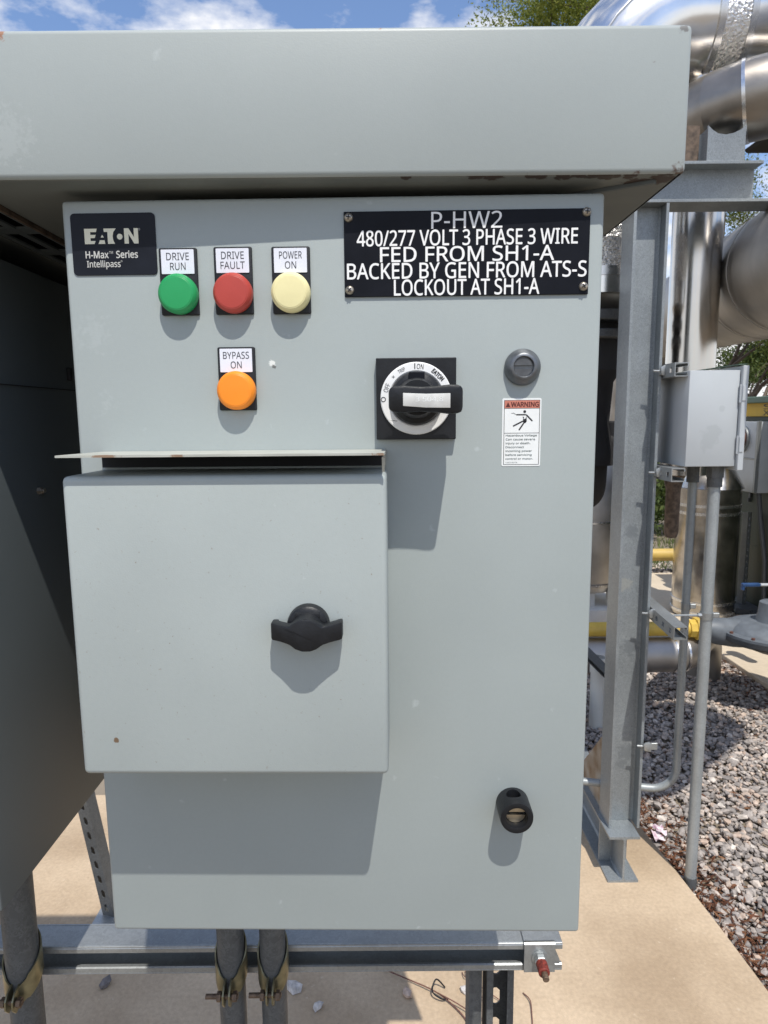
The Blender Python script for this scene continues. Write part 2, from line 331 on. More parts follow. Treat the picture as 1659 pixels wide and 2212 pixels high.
def _sl(a, b, k):
    w_ = a.angle(b)
    if w_ < 1e-5: return a.lerp(b, k)
    return (a*math.sin((1-k)*w_) + b*math.sin(k*w_)) / math.sin(w_)
def tube(bm, path, r, n=20, caps=True):
    path = [Vector(p) for p in path]; rows = []
    t0 = (path[1]-path[0]).normalized(); up = Vector((0, 0, 1)) if abs(t0.z) < 0.9 else Vector((0, 1, 0))
    nx = t0.cross(up).normalized()
    for i, p in enumerate(path):
        t = ((path[min(i+1, len(path)-1)] - p).normalized() + (p - path[max(i-1, 0)]).normalized()).normalized()
        nx = (nx - t*nx.dot(t)).normalized(); ny = t.cross(nx)
        rr = r[i] if isinstance(r, (list, tuple)) else r
        rows.append([bm.verts.new(p + nx*rr*math.cos(2*PI*k/n) + ny*rr*math.sin(2*PI*k/n)) for k in range(n)])
    for a, b in zip(rows, rows[1:]):
        for k in range(n): bm.faces.new((a[k], a[(k+1) % n], b[(k+1) % n], b[k]))
    if caps: bm.faces.new(list(reversed(rows[0]))); bm.faces.new(rows[-1])
FONT = None
try:
    import os
    FONT = bpy.data.fonts.load(os.path.join(bpy.utils.system_resource('DATAFILES', path='fonts'), 'NotoSansMath-Regular.woff2'))
except Exception: FONT = None
def _font():
    c = bpy.data.curves.new('t', 'FONT')
    if FONT: c.font = FONT
    return c
def text(bm, s, x0, x1, z0, z1, y, bold=0.0, rot=None):
    """lettering fitted to the box x0..x1, z0..z1 on the plane y, facing -Y"""
    c = _font(); c.body = s; c.size = 1.0; c.resolution_u = 3
    o = bpy.data.objects.new('t', c); me = bpy.data.meshes.new_from_object(o)
    co = np.zeros(len(me.vertices)*3, np.float32); me.vertices.foreach_get('co', co); co = co.reshape(-1, 3)
    mn = co.min(0); mxv = co.max(0); sc = mxv - mn
    d = bold*(z1-z0)            # a heavier cut is the same letter struck again a hair to each side
    for k, (ox, oz) in enumerate([(0, 0)] + ([(d, 0), (-d, 0), (0, d), (0, -d)] if bold else [])):
        vs = []
        for p in co:
            x = x0 + ox + (p[0]-mn[0])/sc[0]*(x1-x0); z = z0 + oz + (p[1]-mn[1])/sc[1]*(z1-z0)
            if rot:
                cx, cz, a = rot; dx, dz = x-cx, z-cz
                x = cx + dx*math.cos(a) - dz*math.sin(a); z = cz + dx*math.sin(a) + dz*math.cos(a)
            vs.append(bm.verts.new((x, y - k*4e-6, z)))
        for f in me.polygons:
            try: bm.faces.new([vs[i] for i in f.vertices])
            except ValueError: pass
    bpy.data.objects.remove(o); bpy.data.meshes.remove(me); bpy.data.curves.remove(c)

def obj(name, bm, m, parent=None, ang=35, smooth=True):
    me = bpy.data.meshes.new(name); bm.normal_update(); bm.to_mesh(me); bm.free()
    me.materials.append(m)
    if smooth:
        me.polygons.foreach_set('use_smooth', [True]*len(me.polygons)); me.set_sharp_from_angle(angle=R(ang))
    o = bpy.data.objects.new(name, me); COL.objects.link(o)
    if parent: o.parent = parent
    return o
def tag(o, label, cat, group=None):
    o['label'] = label; o['category'] = cat
    if group: o['group'] = group
    return o
def thing(name, label, cat, loc=(0, 0, 0), rz=0.0, group=None):
    o = bpy.data.objects.new(name, None); COL.objects.link(o); o.empty_display_size = 0.05
    o.location = loc; o.rotation_euler = (0, 0, rz)
    return tag(o, label, cat, group)
def struct(o): o['kind'] = 'structure'; return o
def copy_tree(o, parent=None):
    c = o.copy(); COL.objects.link(c); c.parent = parent
    for ch in list(o.children): copy_tree(ch, c)
    return c
def raw_mesh(name, co, faces_flat, nv, m, smooth=False):
    """numpy arrays to one mesh; faces all with nv corners"""
    me = bpy.data.meshes.new(name); nf = len(faces_flat)//nv
    me.vertices.add(len(co)); me.vertices.foreach_set('co', co.astype(np.float32).ravel())
    me.loops.add(nf*nv); me.loops.foreach_set('vertex_index', faces_flat.astype(np.int32).ravel())
    me.polygons.add(nf); me.polygons.foreach_set('loop_start', np.arange(0, nf*nv, nv, dtype=np.int32))
    me.polygons.foreach_set('use_smooth', np.full(nf, smooth))
    me.update(calc_edges=True); me.validate(); me.materials.append(m)
    o = bpy.data.objects.new(name, me); COL.objects.link(o); return o

def chan(bm, x0, x1, y0, y1, z0, z1, th=0.0026, lip=0.009, open_='-y', mtx=None):
    """strut channel along X, section in YZ, open towards -Y, with rolled lips"""
    box(bm, x0, x1, y1-th, y1, z0, z1, mtx=mtx)
    box(bm, x0, x1, y0, y1-th, z1-th, z1, 0.0006, 1, mtx=mtx); box(bm, x0, x1, y0, y1-th, z0, z0+th, 0.0006, 1, mtx=mtx)
    cyl_l = [(y0-0.0004, z1-lip), (y0-0.0004, z1-0.003), (y0+0.002, z1+0.0003), (y0+0.007, z1-th-0.0002), (y0+0.0035, z1-0.0045), (y0+0.0065, z1-lip+0.001), (y0+0.005, z1-lip-0.001), (y0+0.0015, z1-lip-0.0012)]
    prism(bm, cyl_l, 'x', x0+0.0002, x1-0.0002, mtx=mtx)
    zc = (z0+z1)/2
    prism(bm, [(a, 2*zc-b) for a, b in cyl_l], 'x', x0+0.0002, x1-0.0002, mtx=mtx)

# ================================================================== GROUND
bm = NB(); prism(bm, [(-400, -400), (400, -400), (400, 400), (-400, 400)], 'z', -0.6, -0.062); struct(obj('ground', bm, M_dirt, smooth=False))
bm = NB()
edge = [(1.058, 0.2), (1.050, 1.06), (1.034, 1.30), (1.0215, 1.44), (1.008, 1.59), (0.984, 1.80), (0.955, 2.06)]
poly = [(-6, .12), (1.06, .12)] + edge + [(-6, 2.08)]
prism(bm, poly, 'z', -0.12, 0.0)
bmesh.ops.triangulate(bm, faces=[f for f in bm.faces if len(f.verts) > 4])
struct(obj('concrete_pad', bm, M_conc, smooth=False))
bm = NB()
prism(bm, [(2.30, 0.8), (9, 0.8), (9, 6.0), (-2.0, 6.0), (-2.0, 3.80), (2.24, 3.80)], 'z', -0.12, 0.0, bev=0.006)
bmesh.ops.triangulate(bm, faces=[f for f in bm.faces if len(f.verts) > 4])
struct(obj('concrete_apron', bm, M_conc2, smooth=False))

# gravel: thousands of small angular stones lying on a bed
def stone_variants(k, sub=1):
    out_ = []
    for i in range(k):
        b = bmesh.new(); bmesh.ops.create_icosphere(b, subdivisions=sub, radius=1)
        for v in b.verts:
            q = v.co * 1.3 + Vector((i*7.1, i*3.3, 0))
            v.co *= 1 + 0.42*noise.noise(q) + 0.22*noise.noise(q*2.3)
        # cut a few facets so stones look crushed, not rolled
        for c in range(4):
            d = Vector((random.gauss(0, 1), random.gauss(0, 1), random.gauss(0, 1))).normalized(); h = 0.62 + 0.2*random.random()
            for v in b.verts:
                k_ = v.co.dot(d)
                if k_ > h: v.co -= d*(k_-h)
        b.verts.ensure_lookup_table()
        out_.append((np.array([v.co[:] for v in b.verts]), np.array([[v.index for v in f.verts] for f in b.faces])))
        b.free()
    return out_
SV = stone_variants(14)
def scatter_stones(name, pts, sizes, m):
    cos, fcs, off = [], [], 0
    for (x, y, z), s in zip(pts, sizes):
        c, f = SV[rng.integers(len(SV))]
        e = Euler((rng.uniform(-.5, .5), rng.uniform(-.5, .5), rng.uniform(0, 6.28))).to_matrix()
        sc = np.array([s*rng.uniform(.75, 1.35), s*rng.uniform(.6, 1.0), s*rng.uniform(.4, .75)])
        cos.append((c*sc) @ np.array(e).T + (x, y, z)); fcs.append(f + off); off += len(c)
    return raw_mesh(name, np.concatenate(cos), np.concatenate(fcs).ravel(), 3, m)
def edge_x(y):
    for (a, b), (c, d) in zip(edge, edge[1:]):
        if b <= y <= d: return a + (c-a)*(y-b)/(d-b)
    return edge[0][0] if y < edge[0][1] else -3
pts, szs = [], []
while len(pts) < 15000:
    y = 0.75 + 3.0*rng.random()**1.0; x = rng.uniform(0.7, 2.34)
    if y < 2.08 and x < edge_x(y) - 0.004: continue
    if y > 2.3 and x < 0.95: continue
    if x > 2.3: continue
    if x > 0.72*(y+0.575)+0.25: continue
    s = rng.choice([0.008, 0.0115, 0.015, 0.020], p=[.32, .36, .24, .08])
    pts.append((x, y, -0.058 + rng.uniform(0, .022) + 0.4*s)); szs.append(s)
o = scatter_stones('gravel', pts, szs, M_stone); o['kind'] = 'stuff'
pts, szs = [], []
for i in range(1500):
    pts.append((rng.uniform(1.6, 4.0), rng.uniform(6.0, 6.5), -0.03 + rng.uniform(0, .03))); szs.append(rng.uniform(.015, .035))
o = scatter_stones('gravel', pts, szs, M_stone); o['kind'] = 'stuff'

def flakes(name, pts, length, width, m, up=0.3, z0=0.0):
    n = len(pts); co = np.zeros((n, 4, 3)); a = rng.uniform(0, 6.28, n); t = rng.normal(0, up, n); ro = rng.uniform(-1, 1, n)
    ln = length*rng.uniform(.6, 1.5, n); wd = width*rng.uniform(.6, 1.4, n)
    d = np.stack([np.cos(a)*np.cos(t), np.sin(a)*np.cos(t), np.sin(t)], 1)
    sd = np.stack([-np.sin(a)*np.cos(ro), np.cos(a)*np.cos(ro), np.sin(ro)], 1)
    P = np.array(pts)
    co[:, 0] = P - d*ln[:, None]/2; co[:, 1] = P + sd*wd[:, None]/2; co[:, 2] = P + d*ln[:, None]/2; co[:, 3] = P - sd*wd[:, None]/2
    return raw_mesh(name, co.reshape(-1, 3), np.arange(n*4), 4, m)
pts = []
while len(pts) < 3600:
    q = rng.random()
    if q < 0.62:
        y = rng.uniform(0.8, 2.1); x = edge_x(y) + abs(rng.normal(0.0, 0.09))
        if y > 2.05: x = rng.uniform(0.8, 1.2)
    elif q < 0.85:
        y = rng.uniform(2.2, 3.8); x = 2.27 - abs(rng.normal(0, 0.12))
    else: x, y = rng.uniform(1.0, 2.2), rng.uniform(1.0, 3.4)
    pts.append((x, y, -0.042 + rng.uniform(0, .022)))
o = flakes('leaf_litter', pts, 0.030, 0.006, M_litter); o['kind'] = 'stuff'

# loose stones on the pad, each its own thing
def loose_stone(x, y, s, lab, m, i):
    b = NB(); c, f = SV[i]
    vs = [b.verts.new((p[0]*s*1.15, p[1]*s*.85, p[2]*s*.7 + s*.45)) for p in c]
    for q in f: b.faces.new([vs[k] for k in q])
    o = obj('stone', b, m, smooth=False); o.location = (x, y, 0); o.rotation_euler = (0, 0, i*1.3)
    tag(o, lab, 'stone', 'loose stones on the concrete pad')
M_st_d = mat('dark_stone', (0.16, 0.145, 0.14), 0.9, 0, 0.3, 90, 0.5, 200)
M_st_l = mat('pale_stone', (0.52, 0.49, 0.46), 0.9, 0, 0.3, 70, 0.5, 200)
M_st_p = mat('pinkish_stone', (0.50, 0.38, 0.30), 0.9, 0, 0.3, 70, 0.5, 200)
loose_stone(-0.80, 1.10, 0.019, 'dark grey stone on the pad below the cut left end of the strut', M_st_d, 1)
loose_stone(-0.262, 1.083, 0.023, 'white and grey stone on the pad just right of the paired conduits', M_st_l, 2)
loose_stone(-0.192, 1.022, 0.017, 'speckled grey stone nearest the bottom edge between conduits and wires', M_st_l, 3)
loose_stone(0.05, 1.06, 0.016, 'pinkish beige stone on the pad left of the black cable tie', M_st_p, 4)
loose_stone(0.216, 1.07, 0.016, 'bright white stone on the pad left of the slotted strut legs', M_st_l, 5)
loose_stone(0.343, 1.155, 0.006, 'tiny white pebble on the pad below the rusty bolt', M_st_l, 6)

# rusty tie wires and the cable tie
def wire(path, r, name, lab, cat, m=M_wire):
    b = NB(); P = [Vector(p) for p in path]; sm = []
    for i in range(len(P)-1):
        p0 = P[max(i-1, 0)]; p1 = P[i]; p2 = P[i+1]; p3 = P[min(i+2, len(P)-1)]
        for k in range(6):
            t = k/6; sm.append(0.5*((2*p1) + (p2-p0)*t + (2*p0-5*p1+4*p2-p3)*t*t + (3*p1-p0-3*p2+p3)*t**3))
    sm.append(P[-1]); tube(b, sm, r, 6); return tag(obj(name, b, m), lab, cat)
wire([(-0.05, 1.17, .008), (0.0, 1.13, .012), (0.06, 1.10, .01), (0.123, 1.063, .012), (0.165, 1.03, .008), (0.2, 0.985, .006), (0.21, 0.95, .004)], 0.0019, 'tie_wire', 'long reddish brown wire running under the black cable tie', 'wire')
wire([(0.13, 1.056, .014), (0.18, 1.02, .016), (0.23, 0.985, .012), (0.27, 0.965, .006)], 0.0016, 'tie_wire', 'short brown wire branching off at the cable tie', 'wire')
wire([(0.221, 1.133, .005), (0.225, 1.10, .02), (0.245, 1.06, .012), (0.262, 1.03, .01), (0.29, 0.99, .006)], 0.0014, 'tie_wire', 'thin kinked brown wire beside the white stone', 'wire')
wire([(0.212, 1.13, .005), (0.216, 1.108, .012), (0.232, 1.095, .014), (0.27, 1.06, .012), (0.31, 1.03, .006)], 0.0013, 'tie_wire', 'thin brown wire crossing the kinked one beside the strut legs', 'wire')
wire([(0.372, 1.06, .004), (0.385, 1.031, .009), (0.381, 0.99, .006), (0.375, 0.955, .004)], 0.0016, 'tie_wire', 'lone brown wire scrap on the pad right of the strut legs', 'wire')
wire([(0.158, 1.078, .006), (0.135, 1.08, .03), (0.122, 1.062, .022), (0.124, 1.044, .02), (0.145, 1.035, .012), (0.163, 1.04, .006)], 0.0022, 'cable_tie', 'black plastic cable tie curled around the brown wire', 'cable tie', M_black)
b = NB()
for i, (x, y, z) in enumerate(((1.03, 1.76, -0.012), (1.05, 1.79, -0.006))):
    g = [[b.verts.new((x + (u-1.5)*.010 + .005*random.uniform(-1, 1), y + (v-2)*.014 + .004*random.uniform(-1, 1), z + .016*random.random())) for u in range(4)] for v in range(5)]
    for v in range(4):
        for u in range(3): b.faces.new((g[v][u], g[v][u+1], g[v+1][u+1], g[v+1][u]))
tag(obj('paper_wrapper', b, M_paper), 'crumpled white and purple wrapper on the gravel by the pad edge', 'litter')

# ================================================================== CONTROL CABINET
DL = R(1.116)
CB = thing('control_cabinet', 'light grey electrical control cabinet with pilot lights, rotary switch and black nameplate on its door', 'cabinet', (0, 0, 1.094), -DL)
ZT = 0.667
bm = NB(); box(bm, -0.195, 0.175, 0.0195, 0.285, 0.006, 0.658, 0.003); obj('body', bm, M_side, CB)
bm = NB(); box(bm, -0.2643, 0.1822, 0.0, 0.018, 0.0, ZT, 0.0035, 3); obj('door', bm, M_door, CB)
mmv = 0.001
# brand plate
bm = NB()
def rrect(x0, x1, z0, z1, r, n=5):
    o_ = []
    for cx, cz, a in ((x1-r, z1-r, 0), (x0+r, z1-r, PI/2), (x0+r, z0+r, PI), (x1-r, z0+r, 1.5*PI)):
        o_ += [(cx + r*math.cos(a+PI/2*i/n), cz + r*math.sin(a+PI/2*i/n)) for i in range(n+1)]
    return o_
prism(bm, rrect(-.2569, -.1866, .6072, .6564, .0035), 'y', -0.0008, 0.0)
bp = obj('brand_plate', bm, M_badge, CB)
bm = NB(); X0, Z0 = -.2458, .6321; W = .0448; Hh = .0121; yy = -0.00095
u = lambda a: X0 + a*W/100
v = lambda a: Z0 + a*Hh/100
# the logo: slanted E, split A, T, dot, N
flat(bm, [(u(0), v(0)), (u(18), v(0)), (u(20), v(20)), (u(11), v(20)), (u(11), v(39)), (u(19), v(39)), (u(21), v(60)), (u(11), v(60)), (u(11), v(78)), (u(22), v(78)), (u(23.5), v(100)), (u(0), v(100))], yy)
flat(bm, [(u(33), v(60)), (u(30), v(42)), (u(36), v(42))], yy)
flat(bm, [(u(25.5), v(0)), (u(38), v(0)), (u(37), v(24)), (u(28), v(24))], yy)
flat(bm, [(u(43), v(0)), (u(56), v(0)), (u(53), v(26)), (u(52.5), v(50)), (u(54), v(76)), (u(59), v(100)), (u(36), v(100)), (u(36.5), v(78)), (u(43), v(78))], yy)
flat(bm, circ(u(65.5), v(46), W*.052, 24), yy)
flat(bm, [(u(74), v(0)), (u(82), v(0)), (u(82), v(62)), (u(92), v(0)), (u(100), v(0)), (u(100), v(100)), (u(92), v(100)), (u(92), v(42)), (u(82.5), v(100)), (u(74), v(100))], yy)
obj('logo', bm, M_cream, bp, smooth=False)
bm = NB()
text(bm, 'H-Max', -.2458, -.2268, .6208, .6263, yy, 0.03); text(bm, 'TM', -.2261, -.2229, .6243, .6262, yy, 0.0)
text(bm, 'Series', -.2202, -.2023, .6208, .6265, yy, 0.03); text(bm, 'Intellipass', -.2452, -.2172, .6120, .6190, yy, 0.015)
annulus(bm, -.2162, .6182, .0005, .0007, yy, 14); annulus(bm, -.2000, .6433, .0006, .0008, yy, 14)
obj('lettering', bm, M_greyp, bp, smooth=False)
# pilot lights
def pilot(cx, top, lenscz, m, l1, l2, lab):
    b = NB(); x0, x1 = cx-.0159, cx+.0159
    prism(b, rrect(x0, x1, lenscz-.0165, top, .0015), 'y', -0.0022, 0.0, bev=0.0005)
    h = obj('pilot_light', b, M_black, CB); h['label'] = lab
    b = NB(); prism(b, rrect(cx-.0138, cx+.0134, top-.0208, top-.0014, .0006), 'y', -0.0028, -0.0020); obj('label_insert', b, M_insert, h)
    b = NB()
    (w1, w2) = (.0190*len(l1)/6+.003 if len(l1) > 4 else .0182, .0036*len(l2)+.0018)
    zz = top - .0111
    text(b, l1, cx-w1/2, cx+w1/2, zz+.0013, zz+.0071, -0.0030); text(b, l2, cx-w2/2-.0003, cx+w2/2, zz-.0066, zz-.0008, -0.0030)
    obj('lettering', b, M_ink, h, smooth=False)
    b = NB()
    pr = [(.0160, 0.0018), (.0161, .0082), (.0158, .0091), (.0139, .0113), (.0135, .0116), (.0130, .0116), (.0126, .0119), (.006, .0123), (.0, .0124)]
    lathe(b, pr, front(cx, lenscz), 56, cap1=False); obj('lens', b, m, h, ang=24)
pilot(-.1686, .6279, .5903, M_green, 'DRIVE', 'RUN', 'green pilot light marked DRIVE RUN')
pilot(-.1230, .6282, .5905, M_red, 'DRIVE', 'FAULT', 'red pilot light marked DRIVE FAULT')
pilot(-.0750, .6278, .5904, M_yellow, 'POWER', 'ON', 'pale yellow pilot light marked POWER ON')
pilot(-.1233, .5475, .5112, M_orange, 'BYPASS', 'ON', 'orange pilot light marked BYPASS ON')
# nameplate
bm = NB(); box(bm, -.0307, .1702, -0.0017, 0.0, .5870, .6544, 0.0003, 1); NP = obj('nameplate', bm, M_black2, CB)
bm = NB(); yy = -0.00185
for s, a0, a1, c0, c1 in (('P-HW2', .0409, .0988, .6402, .6533), ('480/277 VOLT 3 PHASE 3 WIRE', -.0201, .1603, .6270, .6393), ('FED FROM SH1-A', -.0011, .1414, .6143, .6262), ('BACKED BY GEN FROM ATS-S', -.0285, .1682, .6010, .6136), ('LOCKOUT AT SH1-A', .0102, .1299, .5876, .6003)):
    text(bm, s, a0, a1, c0, c1, yy, 0.016 if 'HW2' not in s else 0.004)
obj('lettering', bm, M_white, NP, smooth=False)
for sx, sz in ((-.0267, .6497), (.1670, .6514), (.1662, .5931), (-.0267, .5924)):
    b = NB(); lathe(b, [(.0037, .0016), (.0036, .0022), (.0029, .0034), (.0018, .0040), (.0, .0043)], front(sx, sz), 24, cap1=False)
    a = random.uniform(0, 1.5); rm = Matrix.Translation((sx, 0, sz)) @ Matrix.Rotation(a, 4, 'Y')
    s_ = obj('screw', b, M_screw, NP)
    b = NB(); box(b, -.0019, .0019, -.0046, -.0036, -.0004, .0004, mtx=rm); box(b, -.0004, .0004, -.0046, -.0036, -.0019, .0019, mtx=rm)
    obj('screw_slot', b, M_dark, NP)
# rotary switch
cx, cz = .0282, .5031
bm = NB(); prism(bm, rrect(-.0054, .0616, .4690, .5367, .0012), 'y', -0.0075, 0.0, bev=0.0008); RS = obj('rotary_switch', bm, M_black, CB)
bm = NB(); lathe(bm, [(.0300, .0072), (.0300, .0090), (.0293, .0098), (.0232, .0100), (.0222, .0092)], front(cx, cz), 64, False, False); obj('dial_ring', bm, M_white, RS)
bm = NB(); lathe(bm, [(.0223, .0070), (.0220, .0125), (.0205, .0150), (.0170, .0165), (.0150, .0300), (.0140, .0340), (.0, .0340)], front(cx, cz), 56, cap1=False)
obj('hub', bm, M_black, RS)
bm = NB(); a0, a1 = .0055, .0622
poly = [(a0, .4935), (a0+.004, .4915), (a0+.012, .4912), (.030, .4920), (.044, .4912), (a1-.008, .4898), (a1-.002, .4905), (a1, .493), (a1, .5095), (a1-.003, .5120), (a1-.010, .5122), (.044, .5112), (.030, .5105), (a0+.012, .5116), (a0+.003, .5112), (a0, .5085)]
prism(bm, poly, 'y', -.0600, -.0260, bev=0.0022); obj('handle', bm, M_black, RS)
bm = NB(); prism(bm, [(.0165, .4962), (.0340, .4948), (.0525, .4945), (.0525, .5055), (.034, .5052), (.0165, .5060)], 'y', -.0607, -.0590, bev=.0003); obj('handle_insert', bm, mat('worn_insert', (0.60, 0.60, 0.57), 0.5, 0, 0.10, 120), RS)
bm = NB(); text(bm, '3 504.8', .026, .047, .4995, .5030, -.0608); obj('embossed_marks', bm, M_vinyl, RS, smooth=False)
bm = NB(); box(bm, cx-.0066, cx+.0066, -.0185, -.0145, .5165, .5245, .0008, 1); obj('padlock_window', bm, M_black2, RS)
bm = NB(); yy = -.0101; rr = .0262
def ring_text(s, ang, h, wd, bold=0.0, r=rr, flip=0.0):
    x = cx + r*math.cos(R(ang)); z = cz + r*math.sin(R(ang))
    text(bm, s, x-wd/2, x+wd/2, z-h/2, z+h/2, yy, bold, (x, z, R(ang-90+flip)))
flat(bm, [(cx-.0017, .5272), (cx-.0009, .5272), (cx-.0009, .5318), (cx-.0017, .5318)], yy)
ring_text('ON', 83, .0042, .0056); ring_text('TRIP', 118, .0030, .0062); ring_text('OFF', 160, .0040, .0072); ring_text('EATON', 47, .0038, .0115, 0.05)
px_, pz_ = cx + rr*math.cos(R(137)), cz + rr*math.sin(R(137))
flat(bm, [(px_-.0013, pz_-.0002), (px_+.0013, pz_-.0002), (px_+.0013, pz_+.0002), (px_-.0013, pz_+.0002)], yy)
flat(bm, [(px_-.0002, pz_-.0013), (px_+.0002, pz_-.0013), (px_+.0002, pz_+.0013), (px_-.0002, pz_+.0013)], yy-.00002)
annulus(bm, cx-.0276, cz-.0006, .0015, .0021, yy, 24)
flat(bm, [(cx-.0225, cz-.0180), (cx-.0188, cz-.0184), (cx-.0160, cz-.0188), (cx-.0160, cz-.0184), (cx-.0188, cz-.0180)], yy)
obj('lettering', bm, M_inkb, RS, smooth=False)
# cam lock
bm = NB(); lathe(bm, [(.0152, 0), (.0152, .0022), (.0145, .0040), (.0112, .0078), (.0105, .0084), (.0088, .0086), (.0082, .0080), (.0082, .0050), (.0, .0050)], front(.1176, .5284), 56, cap1=False); CL = obj('cam_lock', bm, M_cam, CB)
bm = NB(); zc = .5280
for sgn in (1, -1):
    pl = [(.1164 + .0080*math.cos(a), zc + sgn*max(.0015, .0080*math.sin(a))) for a in [PI*i/24 for i in range(25)]]
    prism(bm, pl, 'y', -.0074, -.0045)
obj('slot_face', bm, M_camd, CL)
# warning label
bm = NB(); prism(bm, rrect(.1014, .1344, .4452, .5027, .0012), 'y', -.0003, 0); WL = obj('warning_label', bm, M_vinyl, CB)
lx = lambda t: .1014 + .0330*t
lz = lambda t: .5027 - .0575*t
bm = NB(); yy = -.00042
def rule(a0, a1, b0, b1): flat(bm, [(lx(a0), lz(b1)), (lx(a1), lz(b1)), (lx(a1), lz(b0)), (lx(a0), lz(b0))], yy)
rule(.045, .965, .026, .032); rule(.045, .965, .972, .978); rule(.045, .058, .032, .972); rule(.952, .965, .032, .972); rule(.058, .952, .143, .149); rule(.058, .952, .506, .512)
# falling figure struck by current
def limb(p, q, wd):
    a = Vector((lx(p[0]), lz(p[1]))); b_ = Vector((lx(q[0]), lz(q[1]))); n_ = (b_-a).normalized(); s_ = Vector((-n_.y, n_.x))*wd*.0165
    flat(bm, [tuple(a+s_), tuple(a+s_*.5-n_*abs(wd)*.010), tuple(a-s_*.5-n_*abs(wd)*.010), tuple(a-s_), tuple(b_-s_), tuple(b_-s_*.5+n_*abs(wd)*.010), tuple(b_+s_*.5+n_*abs(wd)*.010), tuple(b_+s_)], yy)
flat(bm, circ(lx(.575), lz(.195), .0012, 20), yy)
limb((.37, .240), (.60, .240), .032); limb((.62, .243), (.77, .330), .036); limb((.53, .335), (.29, .405), .036); limb((.59, .335), (.44, .462), .036)
flat(bm, [(lx(.53), lz(.262)), (lx(.565), lz(.285)), (lx(.555), lz(.298)), (lx(.53), lz(.288))], yy)
flat(bm, [(lx(.535), lz(.300)), (lx(.565), lz(.305)), (lx(.60), lz(.295)), (lx(.625), lz(.262)), (lx(.632), lz(.34)), (lx(.595), lz(.365)), (lx(.54), lz(.35))], yy)
limb((.235, .218), (.29, .218), .010); limb((.29, .212), (.325, .232), .010); limb((.325, .225), (.36, .240), .010)
obj('pictogram', bm, M_inkb, WL, smooth=False)
bm = NB(); yy = -.00045; flat(bm, [(lx(.058), lz(.143)), (lx(.952), lz(.143)), (lx(.952), lz(.032)), (lx(.058), lz(.032))], yy); obj('header', bm, M_salmon, WL, smooth=False)
bm = NB(); yy = -.00055; text(bm, 'WARNING', lx(.225), lx(.93), lz(.125), lz(.055), yy, 0.05)
flat(bm, [(lx(.085), lz(.128)), (lx(.205), lz(.128)), (lx(.145), lz(.055))], yy)
flat(bm, [(lx(.141), lz(.108)), (lx(.149), lz(.108)), (lx(.151), lz(.078)), (lx(.139), lz(.078))], yy-.00004)
obj('header_lettering', bm, M_maroon, WL, smooth=False)
bm = NB(); yy = -.00045
for k, (s, a1) in enumerate((('Hazardous Voltage', .90), ('Can cause severe', .855), ('injury or death.', .735), ('Disconnect', .575), ('incoming power', .78), ('before servicing', .775), ('control or motor.', .81))):
    tp = .529 + k*.0575; lo = .037 if any(c in s for c in 'jgpy') else .029
    text(bm, s, lx(.10), lx(a1), lz(tp+lo), lz(tp), yy, 0.03)
text(bm, '1202-827A', lx(.10), lx(.41), lz(.955), lz(.935), yy)
obj('lettering', bm, M_inkg, WL, smooth=False)
# bottom key lock: a hollow knob with a hasp hole through it
bm = NB(); lathe(bm, [(.0150, 0), (.0150, .0225), (.0144, .0250), (.0120, .0256), (.0098, .0250), (.0092, .0235), (.0092, .0150), (.0, .0150)], front(.1163, .1338), 56, cap1=False)
lk = obj('key_lock', bm, M_black, CB)
cb = NB(); cyl(cb, (.1155, -.0098, .10), (.1155, -.0098, .17), .0066, n=24); cu = obj('cutter', cb, M_black, CB)
md = lk.modifiers.new('b', 'BOOLEAN'); md.object = cu; md.operation = 'DIFFERENCE'; md.solver = 'EXACT'
bpy.context.view_layer.update(); dg = bpy.context.evaluated_depsgraph_get()
nm = bpy.data.meshes.new_from_object(lk.evaluated_get(dg)); lk.modifiers.clear(); lk.data = nm; nm.name = 'key_lock'
nm.set_sharp_from_angle(angle=R(40))
bpy.data.objects.remove(cu)
bm = NB()
for sgn in (1, -1):
    prism(bm, [(.1163 + .0088*math.cos(a), .1338 + sgn*max(.0014, .0088*math.sin(a))) for a in [PI*i/20 for i in range(21)]], 'y', -.0172, -.0152)
obj('key_core', bm, M_brass, lk)
# keypad cover box with its drip shield and wing knob
P = .0725
bm = NB(); box(bm, -.2452, .0034, -P, -.0005, .2016, .4452, .0045, 4); KC = obj('keypad_cover', bm, M_box, CB)
bm = NB(); prism(bm, [(-.0835, .4618), (-.0835, .4601), (-.0030, .4580), (-.0030, .4470), (-.0005, .4470), (-.0005, .4606), (-.003, .4606)], 'x', -.2425, .0024)
prism(bm, [(-.0825, .4588), (-.0775, .4588), (-.0755, .4475), (-.0775, .4475)], 'x', .0004, .0024)
obj('drip_shield', bm, M_shield, KC, smooth=False)
bm = NB(); box(bm, -.2425, -.0005, -.0045, -.0008, .4470, .4575); obj('mounting_flange', bm, M_dark, KC)  # near-black colour paints in the shade under the drip shield
bm = NB(); kx, kz = -.0580, .3285
lathe(bm, [(.0166, P-.0002), (.0166, P+.0040), (.0158, P+.0070), (.0140, P+.0085), (.0120, P+.0090), (.0100, P+.0200), (.0, P+.0200)], front(kx, kz), 56, cap1=False)
box(bm, kx-.0095, kx+.0095, -P-.0105, -P-.0060, kz+.0045, kz+.0120, .0010, 2)
WK = obj('wing_knob', bm, M_black, KC)
bm = NB(); hw = .0272; kz -= .0022
top = [(kx-hw, kz+.0080), (kx-.018, kz+.0066), (kx-.0125, kz+.0062), (kx-.0085, kz+.0098), (kx-.004, kz+.0120), (kx+.004, kz+.0120), (kx+.0085, kz+.0098), (kx+.0125, kz+.0062), (kx+.018, kz+.0068), (kx+hw, kz+.0086)]
